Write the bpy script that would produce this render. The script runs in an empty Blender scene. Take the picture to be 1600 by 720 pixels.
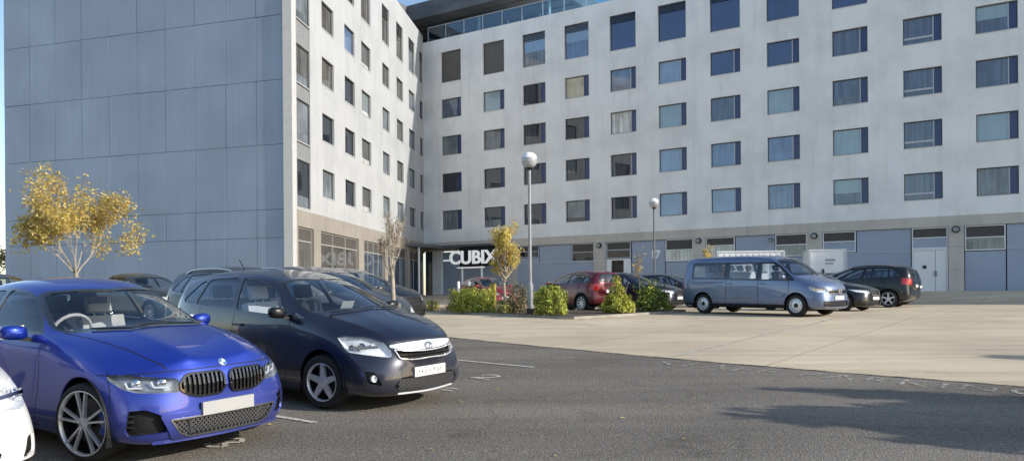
import bpy, bmesh, math, random
from mathutils import Vector, Matrix, Euler
from mathutils.bvhtree import BVHTree
from mathutils.noise import noise as pnoise
random.seed(7)
R = math.radians
scene = bpy.context.scene
col = scene.collection

# ------------------------------------------------------------------ helpers
def tag(o, label=None, cat=None, group=None, kind=None):
    if label: o['label'] = label
    if cat: o['category'] = cat
    if group: o['group'] = group
    if kind: o['kind'] = kind
    return o

def empty(name, loc=(0, 0, 0), rz=0.0, parent=None):
    o = bpy.data.objects.new(name, None)
    o.empty_display_size = .3
    col.objects.link(o)
    o.location = loc
    o.rotation_euler = (0, 0, rz)
    if parent: o.parent = parent
    return o

def link_mesh(name, me, parent=None):
    o = bpy.data.objects.new(name, me)
    col.objects.link(o)
    if parent: o.parent = parent
    return o

def set_smooth(me, angle=None):
    for p in me.polygons: p.use_smooth = True
    if angle is not None:
        try: me.set_sharp_from_angle(angle=R(angle))
        except Exception: pass

class MB:
    """collects primitive shapes into one mesh"""
    def __init__(self): self.v = []; self.f = []; self.m = []
    def quad(self, a, b, c, d, m=0):
        n = len(self.v); self.v += [tuple(a), tuple(b), tuple(c), tuple(d)]
        self.f.append((n, n+1, n+2, n+3)); self.m.append(m)
    def poly(self, pts, m=0):
        n = len(self.v); self.v += [tuple(p) for p in pts]
        self.f.append(tuple(range(n, n+len(pts)))); self.m.append(m)
    def box(self, lo, hi, m=0, T=None):
        x0, y0, z0 = lo; x1, y1, z1 = hi
        P = [(x0,y0,z0),(x1,y0,z0),(x1,y1,z0),(x0,y1,z0),(x0,y0,z1),(x1,y0,z1),(x1,y1,z1),(x0,y1,z1)]
        if T is not None: P = [tuple(T @ Vector(p)) for p in P]
        n = len(self.v); self.v += P
        for q in ((0,3,2,1),(4,5,6,7),(0,1,5,4),(1,2,6,5),(2,3,7,6),(3,0,4,7)):
            self.f.append(tuple(n+i for i in q)); self.m.append(m)
    def bar(self, a, b, w, h, m=0, up=(0, 0, 1)):
        a = Vector(a); b = Vector(b); d = b-a; L = d.length
        if L < 1e-6: return
        d.normalize(); s = d.cross(Vector(up))
        if s.length < 1e-4: s = d.cross(Vector((1, 0, 0)))
        s.normalize(); u = s.cross(d)
        n = len(self.v)
        for p in (a, b):
            for i, j in ((-1,-1),(1,-1),(1,1),(-1,1)):
                self.v.append(tuple(p+s*(w/2*i)+u*(h/2*j)))
        for q in ((0,1,2,3),(7,6,5,4),(0,4,5,1),(1,5,6,2),(2,6,7,3),(3,7,4,0)):
            self.f.append(tuple(n+i for i in q)); self.m.append(m)
    def tube(self, pts, rad, seg=8, m=0, cap=True):
        pts = [Vector(p) for p in pts]
        if not hasattr(rad, '__len__'): rad = [rad]*len(pts)
        n0 = len(self.v); prev = None
        for i, p in enumerate(pts):
            d = (pts[min(i+1, len(pts)-1)]-pts[max(i-1, 0)])
            if d.length < 1e-9: d = Vector((0, 0, 1))
            d.normalize()
            if prev is None:
                s = d.cross(Vector((0, 0, 1)))
                if s.length < 1e-3: s = d.cross(Vector((1, 0, 0)))
            else: s = prev-d*prev.dot(d)
            s.normalize(); prev = s; u = d.cross(s)
            for k in range(seg):
                a = 2*math.pi*k/seg
                self.v.append(tuple(p+(s*math.cos(a)+u*math.sin(a))*rad[i]))
        for i in range(len(pts)-1):
            for k in range(seg):
                a = n0+i*seg+k; b = n0+i*seg+(k+1) % seg
                self.f.append((a, b, b+seg, a+seg)); self.m.append(m)
        if cap:
            self.f.append(tuple(n0+k for k in reversed(range(seg)))); self.m.append(m)
            e = n0+(len(pts)-1)*seg
            self.f.append(tuple(e+k for k in range(seg))); self.m.append(m)
    def lathe(self, prof, seg=24, m=0, T=None, axis='z'):
        """prof: list of (r, h)"""
        n0 = len(self.v)
        for r, h in prof:
            for k in range(seg):
                a = 2*math.pi*k/seg
                p = Vector((r*math.cos(a), r*math.sin(a), h)) if axis == 'z' else Vector((r*math.cos(a), h, r*math.sin(a)))
                if T is not None: p = T @ p
                self.v.append(tuple(p))
        for i in range(len(prof)-1):
            for k in range(seg):
                a = n0+i*seg+k; b = n0+i*seg+(k+1) % seg
                self.f.append((a, b, b+seg, a+seg)); self.m.append(m)
    def build(self, name, mats, parent=None, smooth=None):
        me = bpy.data.meshes.new(name)
        me.from_pydata(self.v, [], self.f)
        if not isinstance(mats, (list, tuple)): mats = [mats]
        for mm in mats: me.materials.append(mm)
        if len(mats) > 1: me.polygons.foreach_set('material_index', self.m)
        me.update()
        if smooth is not None: set_smooth(me, smooth)
        return link_mesh(name, me, parent)

# ---------------------------------------------------------------- materials
def nodes(name):
    m = bpy.data.materials.new(name); m.use_nodes = True
    nt = m.node_tree; b = nt.nodes.get('Principled BSDF')
    return m, nt, b
def N(nt, t, **kw):
    n = nt.nodes.new(t)
    for k, v in kw.items():
        if k in n.inputs: n.inputs[k].default_value = v
        else: setattr(n, k, v)
    return n
def L(nt, a, b): nt.links.new(a, b)
def ramp(nt, fac, stops):
    r = nt.nodes.new('ShaderNodeValToRGB')
    e = r.color_ramp.elements
    while len(e) > 1: e.remove(e[-1])
    e[0].position = stops[0][0]; e[0].color = (*stops[0][1], 1) if len(stops[0][1]) == 3 else stops[0][1]
    for p, c in stops[1:]:
        x = e.new(p); x.color = (*c, 1)
    L(nt, fac, r.inputs[0]); return r
def simple(name, c, rough=.5, metal=0.0, coat=0.0, spec=.5, var=0.0, vscale=3.0, bump=0.0, bscale=60):
    m, nt, b = nodes(name)
    b.inputs['Base Color'].default_value = (*c, 1)
    b.inputs['Roughness'].default_value = rough
    b.inputs['Metallic'].default_value = metal
    b.inputs['Coat Weight'].default_value = coat
    b.inputs['Specular IOR Level'].default_value = spec
    if var or bump:
        tc = N(nt, 'ShaderNodeTexCoord')
    if var:
        nz = N(nt, 'ShaderNodeTexNoise', Scale=vscale, Detail=6.0)
        L(nt, tc.outputs['Object'], nz.inputs['Vector'])
        r = ramp(nt, nz.outputs['Fac'], [(.3, tuple(x*(1-var) for x in c)), (.7, tuple(min(1, x*(1+var)) for x in c))])
        L(nt, r.outputs[0], b.inputs['Base Color'])
    if bump:
        n2 = N(nt, 'ShaderNodeTexNoise', Scale=bscale, Detail=4.0)
        L(nt, tc.outputs['Object'], n2.inputs['Vector'])
        bp = N(nt, 'ShaderNodeBump', Strength=bump, Distance=.02)
        L(nt, n2.outputs['Fac'], bp.inputs['Height']); L(nt, bp.outputs[0], b.inputs['Normal'])
    return m
def glass(name, tint=(.5, .55, .58), refl=(.9, .95, 1.0), ior=1.5, boost=0.0, rough=.015):
    m = bpy.data.materials.new(name); m.use_nodes = True; nt = m.node_tree; nt.nodes.clear()
    out = N(nt, 'ShaderNodeOutputMaterial'); mix = N(nt, 'ShaderNodeMixShader')
    tr = N(nt, 'ShaderNodeBsdfTransparent'); tr.inputs[0].default_value = (*tint, 1)
    gl = N(nt, 'ShaderNodeBsdfGlossy', Roughness=rough); gl.inputs[0].default_value = (*refl, 1)
    lw = N(nt, 'ShaderNodeLayerWeight'); lw.inputs[0].default_value = .5     # the same from both sides of the pane
    pw = N(nt, 'ShaderNodeMath', operation='POWER'); pw.inputs[1].default_value = 5.0
    ad = N(nt, 'ShaderNodeMath', operation='MULTIPLY_ADD', use_clamp=True); ad.inputs[1].default_value = .9; ad.inputs[2].default_value = .05+boost
    L(nt, lw.outputs['Facing'], pw.inputs[0]); L(nt, pw.outputs[0], ad.inputs[0]); L(nt, ad.outputs[0], mix.inputs[0])
    L(nt, tr.outputs[0], mix.inputs[1]); L(nt, gl.outputs[0], mix.inputs[2]); L(nt, mix.outputs[0], out.inputs[0])
    return m
def paint(name, c, metal=.35, rough=.32, dust_reflect=.0, coat=1.0):
    m, nt, b = nodes(name)
    b.inputs['Metallic'].default_value = metal
    b.inputs['Roughness'].default_value = rough
    b.inputs['Coat Weight'].default_value = coat
    b.inputs['Coat Roughness'].default_value = .04
    tc = N(nt, 'ShaderNodeTexCoord')
    nz = N(nt, 'ShaderNodeTexNoise', Scale=1.6, Detail=3.0, Roughness=.5)
    L(nt, tc.outputs['Object'], nz.inputs['Vector'])
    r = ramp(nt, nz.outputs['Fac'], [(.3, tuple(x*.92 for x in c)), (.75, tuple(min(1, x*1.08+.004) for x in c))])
    # pale tint low on the body: road dust plus painted-in ground reflection
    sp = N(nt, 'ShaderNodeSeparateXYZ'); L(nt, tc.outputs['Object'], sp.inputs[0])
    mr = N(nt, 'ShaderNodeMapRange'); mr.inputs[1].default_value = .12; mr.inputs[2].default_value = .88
    mr.inputs[3].default_value = .10+dust_reflect; mr.inputs[4].default_value = .02
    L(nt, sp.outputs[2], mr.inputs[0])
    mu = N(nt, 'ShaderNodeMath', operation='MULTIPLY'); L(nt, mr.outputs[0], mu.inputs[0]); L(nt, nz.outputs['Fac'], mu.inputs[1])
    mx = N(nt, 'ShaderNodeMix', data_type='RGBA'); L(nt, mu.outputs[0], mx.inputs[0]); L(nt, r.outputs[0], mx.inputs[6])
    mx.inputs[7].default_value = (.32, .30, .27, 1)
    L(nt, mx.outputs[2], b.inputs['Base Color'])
    mr2 = N(nt, 'ShaderNodeMapRange'); mr2.inputs[3].default_value = rough-.04; mr2.inputs[4].default_value = rough+.1
    L(nt, nz.outputs['Fac'], mr2.inputs[0]); L(nt, mr2.outputs[0], b.inputs['Roughness'])
    return m
# --------------------------------------------------------------- car makers
MAT = {}
MAT['black_trim'] = simple('black_trim', (.012, .012, .014), .35)
MAT['gloss_black'] = simple('gloss_black', (.008, .008, .010), .08, coat=1)
MAT['rubber'] = simple('rubber', (.018, .018, .019), .75, var=.25, vscale=20)
MAT['seam'] = simple('seam', (.004, .004, .005), .7)
MAT['cabin'] = simple('cabin_trim', (.02, .021, .024), .8, var=.2)
MAT['seat_dark'] = simple('seat_dark', (.035, .036, .042), .8, var=.25)
MAT['seat_pale'] = simple('seat_pale', (.82, .76, .70), .8, var=.15)
MAT['seat_grey'] = simple('seat_grey', (.70, .71, .74), .8, var=.15)
MAT['alloy'] = simple('alloy', (.74, .75, .77), .36, metal=.55, var=.06)
MAT['alloy_dark'] = simple('alloy_dark', (.05, .05, .055), .3, metal=.7)
MAT['steel_disc'] = simple('brake_disc', (.09, .088, .085), .45, metal=.6)
MAT['caliper'] = simple('caliper_blue', (.02, .06, .30), .35, coat=.5)
MAT['chrome'] = simple('chrome', (.78, .79, .80), .10, metal=1.0)
MAT['chrome_satin'] = simple('chrome_satin', (.62, .63, .65), .25, metal=1.0)
MAT['chrome_dark'] = simple('chrome_dark', (.16, .16, .17), .18, metal=1.0)
MAT['lamp_bowl'] = simple('lamp_bowl', (.93, .94, .95), .3, metal=.0, var=.16, vscale=18)
MAT['lamp_bowl_dark'] = simple('lamp_bowl_dark', (.34, .35, .37), .3, metal=.4, var=.35, vscale=12)
MAT['lamp_white'] = simple('lamp_white', (.85, .87, .9), .15)
MAT['plate_white'] = simple('plate_white', (.72, .71, .66), .45, var=.04)
MAT['plate_grey'] = simple('plate_grey', (.44, .44, .43), .5, var=.04)
MAT['plate_ink'] = simple('plate_ink', (.25, .25, .25), .5)
MAT['red_lens'] = simple('red_lens', (.45, .008, .012), .12, coat=1)
MAT['orange_lens'] = simple('orange_lens', (.6, .2, .03), .2, coat=1)
MAT['silver_bar'] = simple('silver_bar', (.80, .81, .82), .22, metal=.35)
MAT['mesh_grille'] = simple('mesh_grille', (.02, .02, .021), .5)
MAT['badge_blue'] = simple('badge_blue', (.05, .20, .55), .2, coat=1)
MAT['badge_white'] = simple('badge_white', (.93, .94, .95), .2, coat=1)
MAT['glass_car'] = glass('glass_car', (.72, .77, .80), boost=.07)
MAT['glass_dark'] = glass('glass_privacy', (.22, .24, .26), boost=.05)
MAT['glass_lamp'] = glass('glass_lamp', (.93, .95, .97), boost=.02)

def ring_points(rib, dome=0.0):
    (x0, z0), p2, p3, p4, p5, p6, p7, (x9, z9) = rib
    p1 = (x0+(p2[0]-x0)*.28, p2[1]*(.52 if not dome else .60), z0+(p2[2]-z0)*.28+dome)
    p8 = (x9+(p7[0]-x9)*.6, p7[1]*.55, z9+(p7[2]-z9)*.3)
    half = [(x0, 0, z0), p1, p2, p3, p4, p5, p6, p7, p8, (x9, 0, z9)]
    return half

def zmap(z, knots):
    if not knots: return z
    for (a, b), (c, d) in zip(knots, knots[1:]):
        if z <= c: return b+(d-b)*(z-a)/(c-a)
    return z+knots[-1][1]-knots[-1][0]

def car_shell(ribs, levels, creases, scale=(1, 1, 1), knots=None, dome=0.0):
    ribs = [[(p[0], zmap(p[1], knots)) if len(p) == 2 else (p[0], p[1], zmap(p[2], knots)) for p in rib] for rib in ribs]
    bm = bmesh.new()
    cl = bm.edges.layers.float.new('crease_edge')
    rings = []
    for ri, rib in enumerate(ribs):
        h = ring_points(rib, dome if 2 <= ri <= 5 else 0); n = len(h)
        left = [bm.verts.new((p[0]*scale[0], p[1]*scale[1], p[2]*scale[2])) for p in h]
        right = [left[0]]+[bm.verts.new((p[0]*scale[0], -p[1]*scale[1], p[2]*scale[2])) for p in h[1:-1]]+[left[-1]]
        rings.append((left, right))
    n = len(rings[0][0])
    for i in range(len(rings)-1):
        (la, ra), (lb, rb) = rings[i], rings[i+1]
        for k in range(n-1):
            bm.faces.new((la[k], la[k+1], lb[k+1], lb[k]))
            bm.faces.new((ra[k+1], ra[k], rb[k], rb[k+1]))
    for i, flip in ((0, False), (len(rings)-1, True)):
        l, r = rings[i]
        for k in range(n-1):
            if k in (0, n-2):
                f = (l[k], l[k+1], r[k+1]) if k == 0 else (l[k], l[k+1], r[k])
            else: f = (l[k], l[k+1], r[k+1], r[k])
            f = tuple(reversed(f)) if not flip else f
            bm.faces.new(f)
    bm.normal_update()
    for line, i0, i1, val in creases:
        if line < 0:      # crease across: ring -line-1 from line i0 to i1
            for k in range(i0, i1):
                for s in (0, 1):
                    e = bm.edges.get((rings[-line-1][s][k], rings[-line-1][s][k+1]))
                    if e: e[cl] = val
            continue
        for i in range(i0, i1):
            for s in (0, 1):
                a, b = rings[i][s][line], rings[i+1][s][line]
                e = bm.edges.get((a, b))
                if e: e[cl] = val
    bmesh.ops.recalc_face_normals(bm, faces=bm.faces)
    me = bpy.data.meshes.new('shell'); bm.to_mesh(me); bm.free()
    o = bpy.data.objects.new('shell', me); col.objects.link(o)
    md = o.modifiers.new('s', 'SUBSURF'); md.levels = levels; md.render_levels = levels
    dg = bpy.context.evaluated_depsgraph_get(); dg.update()
    ev = o.evaluated_get(dg); me2 = bpy.data.meshes.new_from_object(ev)
    out = bmesh.new(); out.from_mesh(me2)
    bpy.data.objects.remove(o); bpy.data.meshes.remove(me); bpy.data.meshes.remove(me2)
    bmesh.ops.recalc_face_normals(out, faces=out.faces)
    for f in out.faces: f.smooth = True
    out.normal_update()
    return out

def inside(p, poly):
    x, y = p; c = False; j = len(poly)-1
    for i in range(len(poly)):
        xi, yi = poly[i]; xj, yj = poly[j]
        if (yi > y) != (yj > y) and x < (xj-xi)*(y-yi)/(yj-yi)+xi: c = not c
        j = i
    return c

def rounded(poly, r=.03, k=3):
    """round polygon corners"""
    out = []; n = len(poly)
    for i in range(n):
        p = Vector(poly[i]); a = Vector(poly[i-1]); b = Vector(poly[(i+1) % n])
        da = (a-p); db = (b-p); ra = min(r, da.length*.45); rb = min(r, db.length*.45)
        p0 = p+da.normalized()*ra; p1 = p+db.normalized()*rb
        for j in range(k+1):
            t = j/k; out.append(tuple((1-t)**2*p0+2*t*(1-t)*p+t*t*p1))
    return out
def inset(poly, d):
    n = len(poly); ar = sum(poly[i][0]*poly[(i+1) % n][1]-poly[(i+1) % n][0]*poly[i][1] for i in range(n))
    s = 1 if ar > 0 else -1; out = []
    for i in range(n):
        a = Vector(poly[i-1]); p = Vector(poly[i]); b = Vector(poly[(i+1) % n])
        e1 = (p-a).normalized(); e2 = (b-p).normalized()
        n1 = Vector((-e1.y, e1.x))*s; n2 = Vector((-e2.y, e2.x))*s
        m = (n1+n2); m = m/max(.3, m.dot(m)/2)*1.0 if m.length > 1e-4 else n1
        out.append(tuple(p+m*d))
    return out
def strip(pts, w):
    """thin closed outline along an open polyline"""
    a = []; b = []
    for i, p in enumerate(pts):
        p = Vector(p); q = Vector(pts[min(i+1, len(pts)-1)])-Vector(pts[max(i-1, 0)])
        q.normalize(); nn = Vector((-q.y, q.x))*(w/2); a.append(tuple(p+nn)); b.append(tuple(p-nn))
    return a+b[::-1]

class Proj:
    """projection frame: kind side / front / rear / top / diag with side sign s"""
    def __init__(self, kind, s=1, ang=40, lo=None, hi=None):
        self.kind = kind; self.s = s; self.lo = lo; self.hi = hi
        a = R(ang)
        if kind == 'side': self.d = Vector((0, s, 0)); self.u = Vector((1, 0, 0)); self.v = Vector((0, 0, 1))
        elif kind == 'front': self.d = Vector((1, 0, 0)); self.u = Vector((0, 1, 0)); self.v = Vector((0, 0, 1))
        elif kind == 'rear': self.d = Vector((-1, 0, 0)); self.u = Vector((0, 1, 0)); self.v = Vector((0, 0, 1))
        elif kind == 'top': self.d = Vector((0, 0, 1)); self.u = Vector((1, 0, 0)); self.v = Vector((0, 1, 0))
        elif kind == 'diag': self.d = Vector((math.cos(a), s*math.sin(a), 0)); self.u = Vector((-math.sin(a), s*math.cos(a), 0)); self.v = Vector((0, 0, 1))
        elif kind == 'rdiag': self.d = Vector((-math.cos(a), s*math.sin(a), 0)); self.u = Vector((math.sin(a), s*math.cos(a), 0)); self.v = Vector((0, 0, 1))
    def uv(self, p): return (p.dot(self.u), p.dot(self.v))
    def ok(self, f):
        if f.normal.dot(self.d) < .06: return False
        c = f.calc_center_median()
        if self.kind in ('side', 'diag', 'rdiag') and c.y*self.s < .02: return False
        if self.lo and any(c[i] < self.lo[i] for i in range(3) if self.lo[i] is not None): return False
        if self.hi and any(c[i] > self.hi[i] for i in range(3) if self.hi[i] is not None): return False
        return True

def cut(bm, pr, poly):
    us = [p[0] for p in poly]; vs = [p[1] for p in poly]
    u0, u1, v0, v1 = min(us)-.02, max(us)+.02, min(vs)-.02, max(vs)+.02
    def near(f, box):
        q = [pr.uv(v.co) for v in f.verts]
        return not (max(a[0] for a in q) < box[0] or min(a[0] for a in q) > box[1] or max(a[1] for a in q) < box[2] or min(a[1] for a in q) > box[3])
    cand = [f for f in bm.faces if pr.ok(f) and near(f, (u0, u1, v0, v1))]
    n = len(poly)
    for i in range(n):
        a = Vector(poly[i]); b = Vector(poly[(i+1) % n]); e = b-a
        if e.length < 1e-6: continue
        e.normalize(); pad = .001
        bx = (min(a.x, b.x)-pad, max(a.x, b.x)+pad, min(a.y, b.y)-pad, max(a.y, b.y)+pad)
        fs = []
        nn = Vector((-e.y, e.x))
        for f in cand:
            if not f.is_valid or not near(f, bx): continue
            dd = [(Vector(pr.uv(v.co))-a).dot(nn) for v in f.verts]
            if max(dd) > 1e-6 and min(dd) < -1e-6: fs.append(f)
        if not fs: continue
        geom = set(fs)
        for f in fs: geom.update(f.edges); geom.update(f.verts)
        no = pr.u*nn.x+pr.v*nn.y; co = pr.u*a.x+pr.v*a.y
        before = set(bm.faces) if False else None
        r = bmesh.ops.bisect_plane(bm, geom=list(geom), dist=1e-6, plane_co=co, plane_no=no)
        new = [g for g in r['geom'] if isinstance(g, bmesh.types.BMFace)]
        cand = list({f for f in cand if f.is_valid} | {f for f in new if f.is_valid})
    bm.normal_update()
    res = []
    for f in bm.faces:
        if pr.ok(f) and near(f, (u0, u1, v0, v1)):
            c = f.calc_center_median()
            if inside(pr.uv(c), poly): res.append(f)
    return res

def extract(bm, faces, remove=True):
    """copy faces to a new bmesh, keeping shared verts and normals"""
    nb = bmesh.new(); mp = {}
    for f in faces:
        vs = []
        for v in f.verts:
            if v not in mp: mp[v] = nb.verts.new(v.co)
            vs.append(mp[v])
        try:
            g = nb.faces.new(vs); g.smooth = True
        except ValueError: pass
    nb.normal_update()
    if remove: bmesh.ops.delete(bm, geom=faces, context='FACES')
    return nb

def bm_to_obj(bm, name, mats, parent, solid=0.0, offset=-1.0, rimmat=None, move=0.0):
    if move:
        bm.normal_update()
        for v in bm.verts: v.co += v.normal*move
    me = bpy.data.meshes.new(name); bm.to_mesh(me)
    if not isinstance(mats, (list, tuple)): mats = [mats]
    for m in mats: me.materials.append(m)
    if solid:
        o = bpy.data.objects.new('tmp', me); col.objects.link(o)
        md = o.modifiers.new('s', 'SOLIDIFY'); md.thickness = solid; md.offset = offset
        if rimmat is not None: md.material_offset = rimmat; md.material_offset_rim = 0
        dg = bpy.context.evaluated_depsgraph_get(); dg.update()
        m2 = bpy.data.meshes.new_from_object(o.evaluated_get(dg)); m2.name = name
        bpy.data.objects.remove(o); bpy.data.meshes.remove(me); me = m2
    for p in me.polygons: p.use_smooth = True
    me.set_sharp_from_angle(angle=R(42))
    return link_mesh(name, me, parent)

def recess(nb, vec, shrink=.92):
    """a bowl: the region pushed along vec with side walls"""
    out = bmesh.new(); a = {}; b = {}
    c = Vector((0, 0, 0))
    for v in nb.verts: c += v.co
    c /= max(1, len(nb.verts))
    for v in nb.verts:
        a[v] = out.verts.new(v.co); b[v] = out.verts.new(c+(v.co-c)*shrink+Vector(vec))
    for f in nb.faces:
        g = out.faces.new([b[v] for v in f.verts]); g.smooth = True
    for e in nb.edges:
        if len(e.link_faces) == 1:
            f = e.link_faces[0]; vs = list(f.verts)
            i = vs.index(e.verts[0]); nx = vs[(i+1) % len(vs)]
            p, q = (e.verts[0], e.verts[1]) if nx == e.verts[1] else (e.verts[1], e.verts[0])
            out.faces.new([a[p], a[q], b[q], b[p]])
    for v in [v for v in out.verts if not v.link_faces]: out.verts.remove(v)
    out.normal_update()
    return out

def wheel(parent, x, y, r, rimr, w, style, s, steer=0.0, caliper=False, detail=True):
    """a wheel whose outer face looks along s*y"""
    T = Matrix.Translation((x, y, r)) @ Matrix.Rotation(steer, 4, 'Z')
    if s < 0: T = T @ Matrix.Rotation(math.pi, 4, 'Z')
    # local: outer face +y
    m = MB()
    prof = [(rimr, -w/2), (rimr+.02, -w/2-.004), (r-.03, -w/2), (r-.008, -w/2+.025), (r, -w/2+.05), (r, w/2-.05), (r-.008, w/2-.025), (r-.03, w/2), (rimr+.02, w/2+.004), (rimr+.002, w/2-.004), (rimr-.004, w/2-.02)]
    sg = 40 if detail else 22
    m.lathe(prof, sg, 0, T, axis='y')
    ty = m.build('wheel', MAT['rubber'], parent, smooth=40)
    m = MB()
    m.lathe([(rimr+.003, w/2+.002), (rimr-.005, w/2+.004), (rimr-.012, w/2-.004), (rimr-.016, w/2-.03)], sg, 0, T, axis='y'); m.lathe([(rimr-.016, w/2-.03), (rimr-.03, -w/2+.02)], sg, 1, T, axis='y')
    hubd = w/2-.02
    def spoke(a, r0, r1, w0, w1, d0, d1, mi=0):
        ca, sa = math.cos(a), math.sin(a); pts = []
        for rr, ww, dd in ((r0, w0, d0), (r1, w1, d1)):
            for sx in (-1, 1):
                for dy in (0, -.03):
                    px = rr*ca-sx*ww/2*sa; pz = rr*sa+sx*ww/2*ca
                    pts.append(T @ Vector((px, dd+dy-(.006 if dy == 0 else 0)*0, pz)))
        q = pts
        for f in ((0, 4, 6, 2), (0, 1, 5, 4), (2, 6, 7, 3), (1, 3, 7, 5)):
            m.poly([q[i] for i in f], mi)
    R0, R1 = .045, rimr-.012
    if style == 'double5':
        for k in range(5):
            a = 2*math.pi*k/5+.3
            for da, mi in ((-.17, 0), (.17, 0)):
                a2 = a+da
                ca, sa = math.cos(a2), math.sin(a2)
                p0 = T @ Vector((R0*math.cos(a+da*.9), hubd, R0*math.sin(a+da*.9)))
                p1 = T @ Vector((R1*math.cos(a+da*1.15), hubd+.012, R1*math.sin(a+da*1.15)))
                m.bar(p0, p1, .017, .03, 0, up=tuple((T.to_3x3() @ Vector((0, 1, 0)))))
    elif style == 'five':
        for k in range(5):
            a = 2*math.pi*k/5+.3
            spoke(a, .03, R1, .085, .055, hubd-.002, hubd+.006)
    elif style == 'ten':
        for k in range(10):
            a = 2*math.pi*k/10+.3
            spoke(a, .03, R1, .034, .028, hubd-.002, hubd+.006)
    elif style == 'vee':
        for k in range(7):
            a = 2*math.pi*k/7
            spoke(a-.1, .04, R1, .03, .03, hubd, hubd+.006); spoke(a+.1, .04, R1, .03, .03, hubd, hubd+.006)
    elif style == 'steel':
        m.lathe([(rimr-.015, hubd-.02), (rimr*.8, hubd-.012), (rimr*.62, hubd+.004), (rimr*.38, hubd+.008), (rimr*.30, hubd-.01), (.0, hubd-.01)], sg, 0, T, axis='y')
    m.lathe([(R0+.012, hubd-.03), (R0+.01, hubd+.008), (.03, hubd+.014), (0, hubd+.014)], 18, 0, T, axis='y')
    rim = m.build('rim', [MAT['alloy'], MAT['alloy_dark']], ty, smooth=40)
    if detail or style == 'steel':
        m = MB()
        if style == 'steel':
            for k in range(8):
                a = 2*math.pi*k/8; m.lathe([(.0, hubd+.003), (.016, hubd+.003)], 8, 0, T @ Matrix.Translation((rimr*.7*math.cos(a), -.006, rimr*.7*math.sin(a))), axis='y')
            m.lathe([(.06, hubd-.0), (.055, hubd+.018), (.0, hubd+.018)], 16, 0, T, axis='y')
            m.build('hub_cap', MAT['black_trim'], ty, smooth=40)
        else:
            m.lathe([(rimr*.72, -.005), (rimr*.72, .012), (.05, .012)], 28, 0, T, axis='y')
            m.build('brake_disc', MAT['steel_disc'], ty, smooth=40)
            m2 = MB(); m2.lathe([(rimr-.024, -.03), (0, -.03)], 28, 0, T, axis='y')
            m2.build('inner_rim', MAT['seam'], ty)
            if caliper:
                m3 = MB()
                for k in range(5):
                    a = R(150+k*12); b = R(150+(k+1)*12); rr = rimr*.66
                    m3.bar(T @ Vector((rr*math.cos(a), .03, rr*math.sin(a))), T @ Vector((rr*math.cos(b), .03, rr*math.sin(b))), .06, .07, 0, up=tuple(T.to_3x3() @ Vector((0, 1, 0))))
                m3.build('brake_caliper', MAT['caliper'], ty)
    else:
        m2 = MB(); m2.lathe([(rimr-.024, -.03), (0, -.03)], 22, 0, T, axis='y')
        m2.build('inner_rim', MAT['seam'], ty)
    return ty

def arch_liner(parent, x, y, r, s):
    m = MB(); seg = 18
    for k in range(seg):
        a = math.pi*(-.12+1.24*k/seg); b = math.pi*(-.12+1.24*(k+1)/seg)
        p = [(x+r*math.cos(t), yy, .33+r*math.sin(t)) for t in (a, b) for yy in (y*s, (y-.34)*s)]
        m.quad(p[0], p[1], p[3], p[2])
    pts = [(x+r*math.cos(math.pi*(-.12+1.24*k/seg)), (y-.34)*s, .33+r*math.sin(math.pi*(-.12+1.24*k/seg))) for k in range(seg+1)]
    m.poly(pts)
    return m.build('wheel_arch', MAT['seam'], parent)

def seat(parent, x, y, z, mat, rest=True, w=.48):
    m = MB()
    T = Matrix.Translation((x, y, z))
    m.box((-.25, -w/2, 0), (.28, w/2, .16), 0, T)
    Tb = T @ Matrix.Translation((-.22, 0, .12)) @ Matrix.Rotation(R(-16), 4, 'Y')
    m.box((-.07, -w/2, 0), (.07, w/2, .56), 0, Tb)
    if rest:
        m.box((-.045, -.13, .61), (.045, .13, .79), 0, Tb)
        for sy in (-.06, .06): m.box((-.008, sy-.008, .55), (.008, sy+.008, .62), 0, Tb)
    o = m.build('seat', mat, parent)
    bv = o.modifiers.new('b', 'BEVEL'); bv.width = .035; bv.segments = 3
    for p in o.data.polygons: p.use_smooth = True
    return o

def text_mesh(name, txt, size, mat, parent, extrude=.004, align='CENTER', bold=0.0):
    cu = bpy.data.curves.new('t', 'FONT'); cu.body = txt; cu.size = size; cu.extrude = extrude
    cu.align_x = align; cu.align_y = 'CENTER'; cu.offset = bold
    o = bpy.data.objects.new('t', cu); col.objects.link(o)
    dg = bpy.context.evaluated_depsgraph_get(); dg.update()
    me = bpy.data.meshes.new_from_object(o.evaluated_get(dg)); me.name = name
    bpy.data.objects.remove(o); bpy.data.curves.remove(cu)
    me.materials.clear(); me.materials.append(mat)
    return link_mesh(name, me, parent)
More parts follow.
